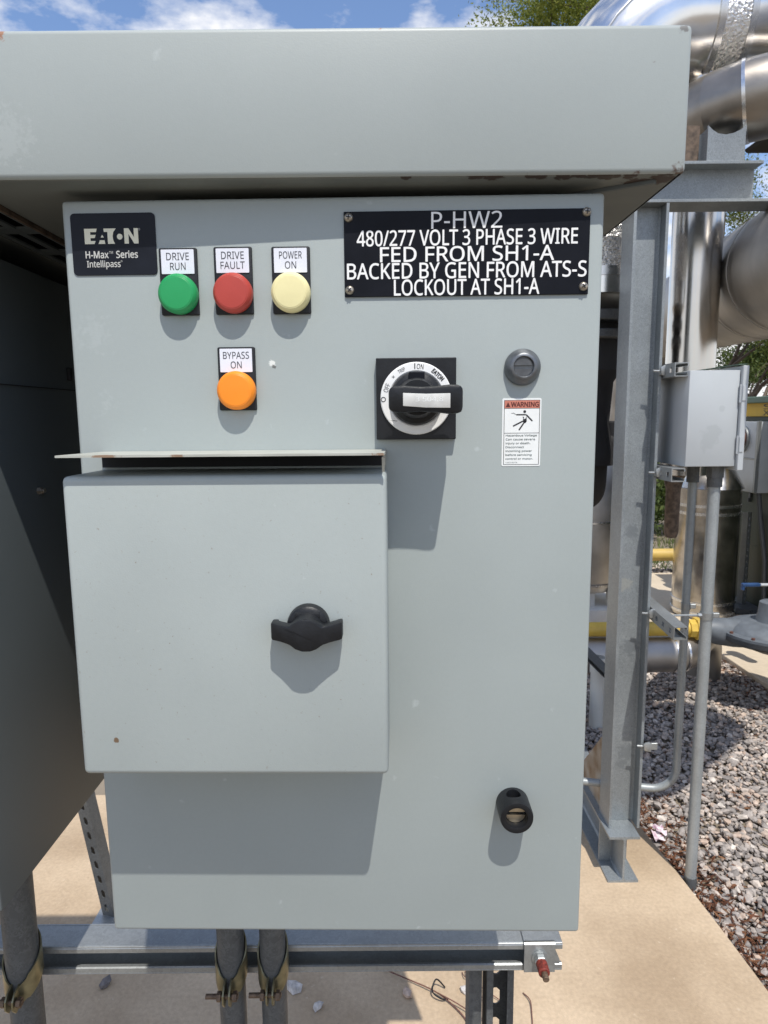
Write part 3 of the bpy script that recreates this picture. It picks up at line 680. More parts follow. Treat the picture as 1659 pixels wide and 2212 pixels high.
bot = [(kx+hw, kz-.0056), (kx+.018, kz-.0070), (kx+.0120, kz-.0084), (kx+.0080, kz-.0114), (kx+.003, kz-.0132), (kx-.003, kz-.0132), (kx-.0080, kz-.0114), (kx-.0120, kz-.0084), (kx-.018, kz-.0068), (kx-hw, kz-.0058)]
prism(bm, list(reversed(top + bot)), 'y', -P-.0215, -P-.0105, bev=.0015)
for v_ in bm.verts:      # the wings sweep back towards the door
    q_ = max(0.0, abs(v_.co.x-kx)-.010); v_.co.y += q_*.36
for sg in (-1, 1):
    x_ = kx + sg*(hw-.0024); box(bm, x_-.0022, x_+.0022, -P-.0095, -P-.0030, kz-.0040, kz+.0072, .0010, 2)
box(bm, kx+.014, kx+hw-.003, -P-.0085, -P-.0030, kz-.0030, kz+.0050, .0010, 1)
obj('wing', bm, M_black, WK)

# ================================================================== SIDE CABINET AND HOOD
SC = thing('side_cabinet', 'larger grey cabinet at the left edge with its shaded side wall', 'cabinet', (-0.7, 0.25, 1.094))
def lset(o_, parent):   # keep world coordinates when parented
    o_.parent = parent; o_.matrix_parent_inverse = parent.matrix_basis.inverted(); return o_
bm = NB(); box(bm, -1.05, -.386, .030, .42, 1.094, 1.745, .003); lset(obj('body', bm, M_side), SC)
bm = NB(); box(bm, -1.049, -.3845, .045, .415, 1.618, 1.6188); lset(obj('seam', bm, M_dark, smooth=False), SC)
bm = NB(); cyl(bm, (-.386, .1668, 1.504), (-.3815, .1668, 1.504), .0042, n=6); cyl(bm, (-.3815, .1668, 1.504), (-.3785, .1668, 1.504), .0026, n=10); lset(obj('screw', bm, M_screw), SC)
bm = NB(); box(bm, -.386, -.3815, .255, .262, 1.63, 1.645, .001); lset(obj('latch', bm, M_dark), SC)

HD = thing('rain_hood', 'wide light grey sheet metal rain hood across the top with rusty lower corner', 'hood', (-0.4, 0.2, 1.7688))
bm = NB(); hx = .2389; hy = -.0215
# shell: a folded sheet box open underneath, with a rolled return flange along the front
box(bm, -1.15, hx, hy, .43, 1.7688, 1.8765, .0042, 4)
low = [f for f in bm.faces if f.normal.z < -.9 and f.calc_center_median().z < 1.77]
bmesh.ops.delete(bm, geom=low, context='FACES')
lset(obj('shell', bm, M_hood), HD)
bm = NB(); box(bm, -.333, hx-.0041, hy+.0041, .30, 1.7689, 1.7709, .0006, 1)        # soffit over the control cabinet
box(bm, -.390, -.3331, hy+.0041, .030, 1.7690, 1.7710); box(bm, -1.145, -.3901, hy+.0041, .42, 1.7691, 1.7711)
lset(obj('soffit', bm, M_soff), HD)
bm = NB()
prism(bm, [(.150, .0300), (.151, .0335), (.222, -.0060), (.219, -.0085)], 'z', 1.7660, 1.7688)
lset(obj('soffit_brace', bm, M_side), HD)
bm = NB(); zl = 1.7680  # louvres in the soffit beside the wall
for xa, xb in ((-.3860, -.3800), (-.3660, -.3585), (-.3445, -.3365)): box(bm, xa, xb, .030, .40, zl, zl+.002)
for y in (.030, .112, .200, .288): box(bm, -.3800, -.3445, y, y+.020, zl+.0002, zl+.0022)
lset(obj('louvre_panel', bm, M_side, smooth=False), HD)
bm = NB(); box(bm, -.388, -.334, .028, .41, zl+.03, zl+.032); box(bm, -.388, -.386, .028, .41, zl+.0024, zl+.03); lset(obj('louvre_dark_sheet', bm, M_dark), HD)  # near-black sheets stand in for the shaded hollow above the slots
M_rail = mat('rust_and_shade_brown', (0.12, 0.085, 0.06), 0.7, 0, 0.5, 60)
bm = NB(); box(bm, -.3362, -.3332, hy+.012, .30, 1.7645, 1.7688); lset(obj('trim_angle', bm, M_rail, smooth=False), HD)
bm = NB(); box(bm, -1.15, hx, .4305, .4335, 1.10, 1.8755); lset(obj('light_block_panel', bm, M_side), HD)  # unseen panel added to keep light out from between the cabinets

# ================================================================== STRUT RAIL, CONDUITS, LEGS
SR = thing('strut_rail', 'horizontal galvanised strut channel running below the control cabinet with rusty end bolt', 'strut', (0, .245, .8435))
bm = NB(); chan(bm, -1.5, .2335, .225, .2663, .8435, .8848); lset(obj('channel', bm, M_galvl), SR)
bm = NB(); prism(bm, [(.2246, .8885), (.2222, .8885), (.2200, .8865), (.2196, .8500), (.2222, .8500), (.2228, .8840)], 'x', .1815, .2225)
box(bm, .1815, .2225, .2196, .2222, .8460, .8510); box(bm, .1815, .2225, .2222, .268, .8857, .8885)
prism(bm, [(.2225, .8780), (.2225, .8560), (.2300, .8540), (.2300, .8600)], 'y', .2250, .2275)
lset(obj('end_clamp', bm, M_galvl), SR)
bm = NB(); cyl(bm, (.2020, .2196, .8680), (.2020, .2176, .8680), .0108, n=32); cyl(bm, (.2020, .2176, .8680), (.2020, .2100, .8680), .0082, n=6, bev=.0008); lset(obj('end_nut', bm, M_galvl), SR)
bm = NB(); cyl(bm, (.2020, .2105, .8680), (.2020, .1930, .8680), .0074, n=20, bev=.001); lset(obj('rust_sleeve', bm, M_rustred), SR)
bm = NB(); cyl(bm, (.2020, .1935, .8680), (.2020, .1835, .8680), .0042, n=16, bev=.0006); lset(obj('bolt', bm, M_bolt), SR)

def conduit_drop(x, r, ztop, lab):
    t = thing('conduit', lab, 'conduit', (x, .207, 0), 0, 'conduits strapped to the strut rail')
    y = .2225 - r - .0015 - .207
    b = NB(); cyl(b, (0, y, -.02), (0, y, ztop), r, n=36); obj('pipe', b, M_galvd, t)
    # two-piece strap: bands wrap the pipe and meet in ears at the front
    rs = r + .0016; b = NB(); n = 22
    for sg in (-1, 1):
        rows = []
        for i in range(n+1):
            a = R(90) + sg*R(168)*i/n; k = i/n
            zc_ = .890 + (.022 - .055*k) * (1.0 if k > .25 else .9); hh = .016 if k < .85 else .013
            px, py = rs*math.cos(a), y + rs*math.sin(a)
            qx, qy = (rs+.0018)*math.cos(a), y + (rs+.0018)*math.sin(a)
            rows.append([b.verts.new((px, py, zc_-hh)), b.verts.new((px, py, zc_+hh)), b.verts.new((qx, qy, zc_+hh)), b.verts.new((qx, qy, zc_-hh))])
        for p_, q_ in zip(rows, rows[1:]):
            for i in range(4): b.faces.new((p_[i], p_[(i+1) % 4], q_[(i+1) % 4], q_[i]))
        b.faces.new(rows[0]); b.faces.new(list(reversed(rows[-1])))
        ex = sg*(-1)*0
        x_e = rs*math.cos(R(90)+sg*R(168)); y_e = y + rs*math.sin(R(90)+sg*R(168))
        ear = [(q_[0], q_[1]+.034) for q_ in [(y_e+.002, .838), (y_e-.010, .835), (y_e-.0165, .828), (y_e-.0175, .817), (y_e-.011, .808), (y_e-.003, .810), (y_e+.002, .814)]]
        prism(b, ear, 'x', x_e-.0010*1, x_e+.0010)
        xo = x_e + (-sg)*0
    obj('pipe_strap', b, M_zinc, t)
    b = NB(); ye = y - rs - .0095; cyl(b, (-.027, ye, .8565), (.014, ye, .8565), .0032, n=12); cyl(b, (.0075, ye, .8565), (.0125, ye, .8565), .0062, n=6); cyl(b, (-.0125, ye, .8565), (-.0075, ye, .8565), .0062, n=6)
    obj('strap_bolt', b, M_bolt, t)
    return t
conduit_drop(-.4745, .0202, 1.10, 'thick weathered conduit strapped to the strut rail below the left cabinet')
conduit_drop(-.2045, .0172, 1.10, 'weathered conduit below the control cabinet, left one of the close pair')
conduit_drop(-.1500, .0166, 1.10, 'weathered conduit below the control cabinet, right one of the close pair')

# legs under the right end
t = thing('plain_post', 'plain narrow strut post under the rail, left of the slotted post', 'strut', (.127, .30, 0))
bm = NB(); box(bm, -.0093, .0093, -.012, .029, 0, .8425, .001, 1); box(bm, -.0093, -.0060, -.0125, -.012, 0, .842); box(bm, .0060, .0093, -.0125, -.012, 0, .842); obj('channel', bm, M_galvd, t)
t = thing('slotted_post', 'slotted strut post under the rail with oval holes showing the pad', 'strut', (.1625, .285, 0))
bm = NB(); hw = .0196
box(bm, -hw, -hw+.0026, 0, .041, 0, .8425); box(bm, hw-.0026, hw, 0, .041, 0, .8425)
box(bm, -hw+.0004, -hw+.0095, -.0006, .0016, 0, .842); box(bm, hw-.0095, hw-.0004, -.0006, .0016, 0, .842)
z = .8425; yb0, yb1 = .0386, .0412; sw = .0068
box(bm, -hw+.0027, -sw, yb0, yb1, 0, .8424); box(bm, sw, hw-.0027, yb0, yb1, 0, .8424)
zt = .8424
for k in range(17):
    z1_ = .826 - k*.0508; z0_ = z1_ - .0286
    if z0_ < 0.01: break
    box(bm, -sw, sw, yb0, yb1, z1_, zt); zt = z0_
    for sx in (-1, 1):
        for zz_, dz in ((z1_, -1), (z0_, 1)):
            prism(bm, [(sx*sw, zz_), (sx*(sw-.005), zz_), (sx*sw, zz_+dz*.005)], 'y', yb0+.0001, yb1-.0001)
box(bm, -sw, sw, yb0, yb1, 0, zt)
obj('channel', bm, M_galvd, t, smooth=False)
# slotted channel with real holes, along local Z, open at +Y
def slotted_channel(bm, Ln, w_=.0413, d=.0413, th=.0026, pitch=.0508, slot=.028, sw=.007, first=.03):
    h = w_/2
    box(bm, -h, -sw, 0, th, 0, Ln); box(bm, sw, h, 0, th, 0, Ln)
    zt = 0; z = first
    while z + slot < Ln - .005:
        box(bm, -sw, sw, 0, th, zt, z)
        for sx in (-1, 1):
            for zz_, dz in ((z, 1), (z+slot, -1)):
                prism(bm, [(sx*sw, zz_), (sx*(sw-.005), zz_), (sx*sw, zz_+dz*.005)], 'y', .0001, th-.0001)
        zt = z + slot; z += pitch
    box(bm, -sw, sw, 0, th, zt, Ln)
    box(bm, -h, -h+th, th, d, 0, Ln); box(bm, h-th, h, th, d, 0, Ln)
    box(bm, -h+th, -h+.0095, d-.0022, d, 0, Ln); box(bm, h-.0095, h-th, d-.0022, d, 0, Ln)
bm = NB(); slotted_channel(bm, 1.18)
o = obj('strut_brace', bm, M_galvd, smooth=False); tag(o, 'slanted slotted strut brace standing behind the left cabinet', 'strut')
o.location = (-.893, 1.36, -.01); dirv = Vector((-.15, .0, 1)).normalized()
o.rotation_euler = (dirv.to_track_quat('Z', 'Y').to_matrix() @ Matrix.Rotation(R(74), 3, 'Z')).to_euler()
bm = NB(); box(bm, -.05, .05, -.05, .05, 0, .006, .001, 1); box(bm, -.03, .03, -.006, .0, .006, .055); cyl(bm, (.03, .03, .006), (.03, .03, .03), .007, n=6)
o = obj('base_plate', bm, M_galvl); o.location = (-.885, 1.375, 0.0); tag(o, 'small bright post base plate at the foot of the slanted brace', 'base plate')

# ================================================================== PIPE SUPPORT FRAME
PF = thing('pipe_support_frame', 'galvanised steel I-beam frame with tall column standing right of the cabinet', 'steel frame', (.82, 1.6, 0))
def ibeam_poly(w_, h_, tf, tw):   # section in (a, b): flanges at b extremes
    a, b_ = w_/2, h_/2
    r_ = .006
    return [(-a, -b_), (a, -b_), (a, -b_+tf), (tw/2+r_, -b_+tf), (tw/2, -b_+tf+r_), (tw/2, b_-tf-r_), (tw/2+r_, b_-tf), (a, b_-tf), (a, b_), (-a, b_), (-a, b_-tf), (-tw/2-r_, b_-tf), (-tw/2, b_-tf-r_), (-tw/2, -b_+tf+r_), (-tw/2-r_, -b_+tf), (-a, -b_+tf)]
bm = NB(); sec = ibeam_poly(.102, .106, .0088, .0071)      # column: flanges face left and right
prism(bm, [(.8195 + q, 1.601 + p) for p, q in sec], 'z', .1685, 2.2158); lset(obj('column', bm, M_galv, ang=25), PF)
bm = NB(); sec = ibeam_poly(.104, .168, .0082, .0066)
prism(bm, [(.805 + p, .084 + q) for p, q in sec], 'y', 1.500, 2.9)
for sx in (-1, 1): box(bm, .805 + sx*.028 - .022, .805 + sx*.028 + .020, 1.605, 1.612, .0085, .1595)
lset(obj('base_beam', bm, M_galv, ang=25), PF)
bm = NB()
box(bm, .25, 1.149, 1.549, 1.651, 2.3245, 2.3335, .001, 1); box(bm, .25, 1.146, 1.5965, 1.6035, 2.2255, 2.3245); box(bm, .25, 1.30, 1.549, 1.651, 2.2165, 2.2255, .001, 1)
lset(obj('cross_beam', bm, M_galv, ang=25), PF)
bm = NB()
prism(bm, [(.981, 2.3337), (1.095, 2.3337), (1.095, 2.437), (1.078, 2.424), (1.058, 2.415), (1.035, 2.411), (1.012, 2.414), (.995, 2.424), (.981, 2.437)], 'y', 1.560, 1.568)
box(bm, .981, .989, 1.5682, 1.645, 2.3337, 2.43); box(bm, 1.087, 1.095, 1.5682, 1.645, 2.3337, 2.43)
lset(obj('pipe_saddle', bm, M_galv), PF)
bm = NB(); box(bm, .885, .974, 1.60, 1.608, 2.3337, 2.452); lset(obj('side_plate', bm, M_rail), PF)  # brown colour stands in for shade and reflections on this plate
bm = NB()
prism(bm, [(2.08, .168), (2.26, .168), (2.12, .40), (2.08, .42)], 'x', .800, .808); prism(bm, [(1.66, .168), (1.95, .168), (1.66, .46)], 'x', .776, .784)
M_gusset = mat('rust_streaked_galvanised', (0.24, 0.22, 0.185), 0.6, 0.2, 0.5, 14, tint=(0.17, 0.105, 0.05))
lset(obj('gusset', bm, M_gusset), PF)

# beam clamp: cast body hooked on the flange edge, with a stud
def clamp_parts(parent, x, y, z):
    b = NB(); prism(b, [(x-.016, z+.010), (x-.012, z-.012), (x+.010, z-.016), (x+.012, z+.014), (x+.002, z+.018), (x-.008, z+.016)], 'y', y-.014, y-.007, bev=.001)
    prism(b, [(x-.014, z-.010), (x+.010, z-.013), (x+.010, z-.007), (x-.014, z-.004)], 'y', y-.007, y+.014)
    q = lset(obj('beam_clamp', b, M_galvl), parent)
    b = NB(); cyl(b, (x-.034, y-.002, z+.001), (x-.010, y-.004, z), .0036, n=10); cyl(b, (x-.0005, y-.0145, z-.002), (x-.0005, y-.0136, z-.002), .0034, n=12)
    lset(obj('clamp_stud', b, M_galvl), parent); return q
def strut_arm(z, y0, tilt, lab, nslots):
    t = thing('strut_bracket', lab, 'strut', (.8975, 1.6, z), 0, 'short struts clamped to the column')
    b = NB(); m_ = Matrix.Rotation(tilt, 4, 'X')
    x0, x1 = -.0206, .0206; ya, yb = y0-1.6, .20
    th = .0026
    # left side wall with slots, closed top and bottom, open right side with lips
    hs = .0075; zlo, zhi = -.0206, .0206
    box(b, x0, x0+th, ya, yb, hs, zhi, mtx=m_); box(b, x0, x0+th, ya, yb, zlo, -hs, mtx=m_)
    yt = ya; yy_ = ya + .020
    while yy_ + .022 < yb:
        box(b, x0, x0+th, yt, yy_, -hs, hs, mtx=m_); yt = yy_ + .018
        yy_ += .0508
    box(b, x0, x0+th, yt, yb, -hs, hs, mtx=m_)
    box(b, x0+th, x1, ya, yb, zhi-th, zhi, mtx=m_); box(b, x0+th, x1, ya, yb, zlo, zlo+th, mtx=m_)
    box(b, x1-th, x1, ya, yb, zhi-.010, zhi-th, mtx=m_); box(b, x1-th, x1, ya, yb, zlo+th, zlo+.010, mtx=m_)
    obj('channel', b, M_galvl, t, smooth=False)
    clamp_parts(t, .878, 1.545, z)
    return t
strut_arm(1.7155, 1.465, 0, 'short strut clamped to the column above the grey junction box', 1)
strut_arm(1.3985, 1.450, 0, 'short strut clamped to the column under the grey junction box', 1)
strut_arm(.936, 1.376, R(3.5), 'lower strut clamped to the column and holding the two thin conduits', 2)
t = thing('beam_clamp', 'loose small beam clamp near the foot of the column', 'clamp', (.88, 1.55, .472)); q = clamp_parts(t, .882, 1.545, .473)
bm = NB(); box(bm, .888, .915, 1.536, 1.542, .462, .486, .001, 1); lset(obj('clamp_tail', bm, M_galvl), t)

# junction box
JB = thing('junction_box', 'pale grey junction box with hinged lid mounted on two struts', 'junction box', (.994, 1.6, 1.423))
bm = NB(); box(bm, .9185, 1.070, 1.454, 1.76, 1.4235, 1.7115, .0025, 2); lset(obj('body', bm, M_boxl), JB)
bm = NB(); box(bm, 1.0712, 1.0885, 1.441, 1.775, 1.412, 1.724, .0015, 1); lset(obj('lid', bm, M_boxl), JB)
bm = NB(); prism(bm, [(1.060, 1.7265), (1.088, 1.7272), (1.088, 1.7295), (1.060, 1.7288)], 'y', 1.448, 1.775); lset(obj('drip_lip', bm, M_lgreen), JB)
for z in (1.615, 1.462):
    bm = NB(); cyl(bm, (1.0700, 1.4475, z), (1.0700, 1.4475, z+.055), .0034, n=10); box(bm, 1.0725, 1.084, 1.4388, 1.4408, z+.006, z+.050); lset(obj('hinge', bm, M_meter), JB)

CD = thing('conduit', 'bright galvanised conduit dropping from the junction box into the gravel', 'conduit', (1.042, 1.515, -.05))
bm = NB(); cyl(bm, (1.042, 1.515, -.10), (1.042, 1.515, 1.402), .0182, n=28); lset(obj('pipe', bm, M_galvm), CD)
bm = NB(); cyl(bm, (1.042, 1.515, 1.385), (1.042, 1.515, 1.4225), .0265, n=8); cyl(bm, (1.042, 1.515, 1.355), (1.042, 1.515, 1.385), .0225, n=24); lset(obj('connector', bm, M_galvd), CD)
bm = NB(); cyl(bm, (1.042, 1.515, -.03), (1.042, 1.515, .012), .0205, n=24); lset(obj('coupling', bm, M_galvd), CD)
bm = NB(); cyl(bm, (1.042, 1.515, .925), (1.042, 1.515, .948), .0205, n=28); box(bm, 1.060, 1.082, 1.508, 1.522, .929, .945, .002, 1); cyl(bm, (.93, 1.512, .938), (1.03, 1.512, .938), .0035, n=10); cyl(bm, (1.012, 1.512, .938), (1.024, 1.512, .938), .0075, n=6)
lset(obj('pipe_clamp', bm, M_galvl), CD)
CE = thing('conduit', 'thinner conduit with a bent elbow turning behind the column near the gravel', 'conduit', (1.015, 1.62, .27))
bm = NB(); tube(bm, arc_path([(1.0215, 1.62, 1.41), (1.0215, 1.62, .265), (.70, 1.70, .258)], .085, 12), .0134, 24); lset(obj('pipe', bm, M_galvm), CE)
bm = NB(); cyl(bm, (1.0215, 1.62, 1.36), (1.0215, 1.62, 1.422), .0195, n=20); lset(obj('connector', bm, M_galvd), CE)
bm = NB(); cyl(bm, (1.0215, 1.62, .925), (1.0215, 1.62, .948), .0157, n=24); box(bm, 1.035, 1.055, 1.613, 1.627, .929, .945, .002, 1); lset(obj('pipe_clamp', bm, M_galvl), CE)

# ================================================================== INSULATED PIPES
def ring_band(bm, c, axis, r, wd, th=.004, n=56):
    c = Vector(c); a = Vector(axis).normalized()
    lathe(bm, [(r, 0), (r+th, .0), (r+th, wd), (r, wd)], axis_m(c - a*wd/2, a), n, False, False)
def gore_path(pts, rad, seg): return arc_path(pts, rad, seg)
rP = .185
T1 = thing('insulated_pipe', 'large shiny jacketed pipe elbow rising above the right end of the hood', 'pipe', (.749, 1.92, 1.95))
pth = arc_path([(.762, 1.92, 1.99), (.762, 1.92, 2.886), (1.78, 1.92, 2.886), (1.78, 1.92, 4.2)], .27, 9)
bm = NB(); tube(bm, pth, rP, 64); lset(obj('jacket', bm, M_alu, ang=20), T1)
bm = NB(); ring_band(bm, (1.092, 1.92, 2.886), (1, 0, 0), rP, .021, .006); lset(obj('band', bm, M_band), T1)
bm = NB(); ring_band(bm, (1.192, 1.92, 2.886), (1, 0, 0), rP, .021, .006); lset(obj('band', bm, M_band), T1)
bm = NB(); ring_band(bm, (1.142, 1.92, 2.886), (1, 0, 0), rP, .078, .003); lset(obj('stucco_sleeve', bm, M_stucco), T1)
bm = NB(); a = R(52); q = [(-math.cos(a)*(rP+.001), math.sin(a)*(rP+.001))]
sp = []
for i, p in enumerate(pth):
    if (p.x < .76 and p.z < 2.4) or p.x > 1.55: continue
    # seam: on the camera side, up the back of the bend
    tdir = (pth[min(i+1, len(pth)-1)] - pth[max(i-1, 0)]).normalized(); outw = Vector((0, -1, 0)).cross(tdir); outw = -outw if outw.z < 0 else outw
    sp.append(p + (Vector((0, -1, 0))*math.cos(R(28)) + outw.normalized()*math.sin(R(28)))*(rP+.0015))
tube(bm, sp, .0045, 8); lset(obj('lap_seam', bm, M_band), T1)
bm = NB(); ring_band(bm, (.762, 1.92, 2.25), (0, 0, 1), rP, .03, .004); ring_band(bm, (.762, 1.92, 2.06), (0, 0, 1), rP, .03, .004); lset(obj('band', bm, M_band), T1)
bm = NB(); ring_band(bm, (.762, 1.92, 2.155), (0, 0, 1), rP, .16, .0022); lset(obj('stucco_sleeve', bm, M_stucco), T1)
bm = NB(); lathe(bm, [(rP, 2.035), (rP-.01, 2.03), (.12, 1.95), (.10, 1.94)], Matrix.Translation((.762, 1.92, 0)), 48); lset(obj('end_cone', bm, M_alud), T1)
V1 = thing('butterfly_valve', 'dark flanged valve under the shiny riser behind the cabinet edge', 'valve', (.749, 1.92, 1.4))
bm = NB(); cyl(bm, (.749, 1.92, 1.905), (.749, 1.92, 1.94), .165, n=40, bev=.004); cyl(bm, (.749, 1.92, 1.845), (.749, 1.92, 1.875), .165, n=40, bev=.004); lset(obj('flange', bm, M_camd), V1)
bm = NB(); cyl(bm, (.749, 1.92, 1.74), (.749, 1.92, 1.845), .12, n=32); cyl(bm, (.749, 1.92, 1.875), (.749, 1.92, 1.905), .11, n=32); lathe(bm, [(.12, 1.74), (.095, 1.70), (.085, 1.55), (.11, 1.45), (.11, 1.40)], Matrix.Translation((.749, 1.92, 0)), 32); lset(obj('body', bm, M_dark), V1)
bm = NB(); cyl(bm, (.749, 1.92, 1.48), (.87, 1.90, 1.48), .045, n=20); cyl(bm, (.85, 1.90, 1.42), (.85, 1.90, 1.56), .035, n=20, bev=.005); lset(obj('actuator', bm, M_dark), V1)

T2 = thing('insulated_pipe', 'dull jacketed pipe bend with gored segments resting on the saddle above the cross beam', 'pipe', (1.04, 1.6, 2.41))
p2 = arc_path([(1.02, 3.1, 2.528), (1.02, 1.58, 2.528), (1.80, 1.68, 2.60), (1.86, 1.69, 4.0)], .24, 5)
bm = NB(); tube(bm, p2, .117, 56); lset(obj('jacket', bm, M_alub, ang=12), T2)
for k_ in (2, 4, 6):
    bm = NB(); ring_band(bm, p2[k_], p2[k_+1]-p2[k_-1], .117, .010, .0025, 56); lset(obj('band', bm, M_band), T2)

T3 = thing('insulated_pipe', 'slim mirror-bright vertical pipe right of the column above the junction box', 'pipe', (1.095, 1.92, 1.2))
bm = NB(); cyl(bm, (1.128, 1.92, 1.36), (1.128, 1.92, 2.9), .085, n=56); lset(obj('jacket', bm, M_alum), T3)
bm = NB(); ring_band(bm, (1.128, 1.92, 2.34), (0, 0, 1), .085, .02, .0025); lset(obj('band', bm, M_band), T3)
bm = NB(); lathe(bm, [(.0, 1.115), (.020, 1.12), (.026, 1.14), (.026, 1.30), (.04, 1.36)], Matrix.Translation((1.09, 1.92, 0)), 28); lset(obj('drain_stub', bm, M_rail), T3)

T4 = thing('insulated_pipe', 'fat matt silver pipe running towards the viewer at the right edge', 'pipe', (1.44, 2, 2.09))
bm = NB(); tube(bm, arc_path([(2.15, .96, 3.6), (1.29, 1.16, 2.047), (1.90, 4.3, 2.19), (1.98, 4.7, 1.4)], .35, 8), .222, 64); lset(obj('jacket', bm, M_alud, ang=20), T4)
for y in (1.75, 2.02, 2.6):
    bm = NB(); ring_band(bm, (1.25+.1982*(y-1.02), y, 2.04+.0457*(y-1.02)), (.1982, 1, .0457), .222, .008, .002, 64); lset(obj('band', bm, M_alud), T4)

T6 = thing('insulated_pipe', 'low horizontal silver pipe crossing just above the gravel', 'pipe', (1.4, 3, .257))
bm = NB(); tube(bm, arc_path([(-.6, 3.0, .257), (1.66, 3.0, .257), (1.98, 3.40, .257), (2.0, 3.43, -.15)], .16, 6), .099, 44); lset(obj('jacket', bm, M_alud, ang=12), T6)
for x in (1.60, 1.67):
    bm = NB(); ring_band(bm, (x, 3.0 if x < 1.63 else 3.012, .257), (1, 0, 0), .099, .010, .003, 44); lset(obj('band', bm, M_band), T6)

GP = thing('gas_pipe', 'yellow gas pipe running above the low silver pipe to the grey regulator', 'pipe', (1.5, 3.0, .4))
bm = NB(); cyl(bm, (-.6, 3.0, .403), (1.70, 3.0, .403), .040, n=32); lset(obj('pipe', bm, M_gasy), GP)
bm = NB(); cyl(bm, (1.685, 3.0, .403), (1.722, 3.0, .403), .052, n=8); cyl(bm, (1.7215, 3.0, .403), (1.762, 3.0, .403), .064, n=6); lset(obj('union', bm, M_gasy), GP)
bm = NB(); cyl(bm, (1.65, 3.0, .403), (1.665, 3.0, .403), .044, n=28); lset(obj('weld_collar', bm, M_gasy), GP)

RG = thing('gas_regulator', 'grey cast gas regulator with wide round diaphragm case and bolted rim', 'gas regulator', (2.28, 3.25, .3))
mr_ = Matrix.Translation((2.125, 2.97, .392))
bm = NB(); lathe(bm, [(.05, -.12), (.16, -.075), (.235, -.05), (.258, -.035), (.262, -.010)], mr_, 56, cap1=False); lset(obj('lower_case', bm, M_camd), RG)
bm = NB(); lathe(bm, [(.262, -.009), (.262, .006), (.225, .010), (.205, .034), (.14, .056), (.0, .064)], mr_, 56, cap1=False); lset(obj('upper_case', bm, M_reg), RG)
bm = NB(); lathe(bm, [(.082, .040), (.068, .10), (.062, .165), (.05, .172), (.0, .172)], mr_, 32, cap1=False); lset(obj('spring_tower', bm, M_reg), RG)
bm = NB(); lathe(bm, [(.045, .035), (.045, .11), (.055, .112), (.055, .135), (.0, .14)], Matrix.Translation((2.27, 2.94, .392)), 28, cap1=False); lset(obj('vent_cap', bm, M_reg), RG)
for k in range(12):
    a = 2*PI*k/12 + .2; bm = NB(); cyl(bm, (2.125+.244*math.cos(a), 2.97+.244*math.sin(a), .385), (2.125+.244*math.cos(a), 2.97+.244*math.sin(a), .409), .010, n=6)
    lset(obj('rim_bolt', bm, M_copper), RG)
bm = NB(); box(bm, 2.13, 2.19, 2.785, 2.81, .425, .4275); M_tag = M_vinyl; lset(obj('tag', bm, M_tag), RG)
bm = NB(); tube(bm, [(1.7625, 3.0, .403), (1.80, 3.0, .398), (1.85, 3.01, .385), (1.95, 3.02, .37), (2.05, 3.03, .36)], [.045, .062, .075, .08, .08], 28); lset(obj('inlet_body', bm, M_reg), RG)
GV = thing('gas_valve', 'shutoff valve with a dark blue lever on the yellow riser at the right edge', 'valve', (2.40, 3.4, .5))
bm = NB(); cyl(bm, (2.405, 3.4, .30), (2.405, 3.4, .50), .036, n=24); lset(obj('riser', bm, M_gasy), GV)
bm = NB(); cyl(bm, (2.405, 3.4, .50), (2.405, 3.4, .60), .045, n=16, bev=.008); lset(obj('body', bm, M_copper), GV)
bm = NB(); box(bm, 2.295, 2.40, 3.385, 3.41, .538, .552, .003, 1); lset(obj('lever', bm, M_meter), GV)
bm = NB(); box(bm, 2.185, 2.297, 3.382, 3.413, .535, .556, .006, 2); box(bm, 2.185, 2.20, 3.384, 3.411, .512, .54, .004, 1); lset(obj('grip', bm, M_blue), GV)

# shiny insulated vessel on the far apron
TK = thing('insulated_tank', 'shiny cylindrical vessel with conical top standing on the apron behind conduits', 'tank', (2.56, 4.62, 0))
bm = NB(); lathe(bm, [(.232, .012), (.232, 1.015)], Matrix.Translation((2.55, 4.62, 0)), 64); lset(obj('shell', bm, M_tank), TK)
bm = NB(); lathe(bm, [(.231, 1.016), (.150, 1.175), (.125, 1.19), (.125, 1.75)], Matrix.Translation((2.57, 4.62, 0)), 56); lset(obj('cone', bm, M_tank), TK)
for z in (.045, .125, .825, .885):
    bm = NB(); ring_band(bm, (2.55, 4.62, z), (0, 0, 1), .232, .020, .006, 64); lset(obj('band', bm, M_band), TK)
# second vessel seen in the slit between cabinet and column
TL = thing('insulated_tank', 'pale jacketed vessel on a white block seen between cabinet and column', 'tank', (1.42, 4.3, 0))
bm = NB(); lathe(bm, [(.22, .30), (.26, .38), (.26, 1.30), (.20, 1.42), (.08, 1.46)], Matrix.Translation((1.50, 4.35, 0)), 48); lset(obj('shell', bm, M_alud), TL)
for z in (.36, .82, 1.28):
    bm = NB(); ring_band(bm, (1.50, 4.35, z), (0, 0, 1), .26, .014, .004); lset(obj('band', bm, M_band), TL)
bm = NB(); tube(bm, [(1.46, 4.088, 1.25), (1.46, 4.084, .95), (1.44, 4.084, .72), (1.42, 4.09, .50)], .004, 6); lset(obj('lap_seam', bm, M_camd), TL)
bm = NB(); box(bm, 1.20, 1.80, 4.05, 4.65, .0, .20, .01, 2); lset(obj('plinth', bm, M_block), TL)
for sx in (1.32, 1.50, 1.66):
    bm = NB(); box(bm, sx-.03, sx+.03, 4.14, 4.2, .20, .34); lset(obj('leg', bm, M_block), TL)
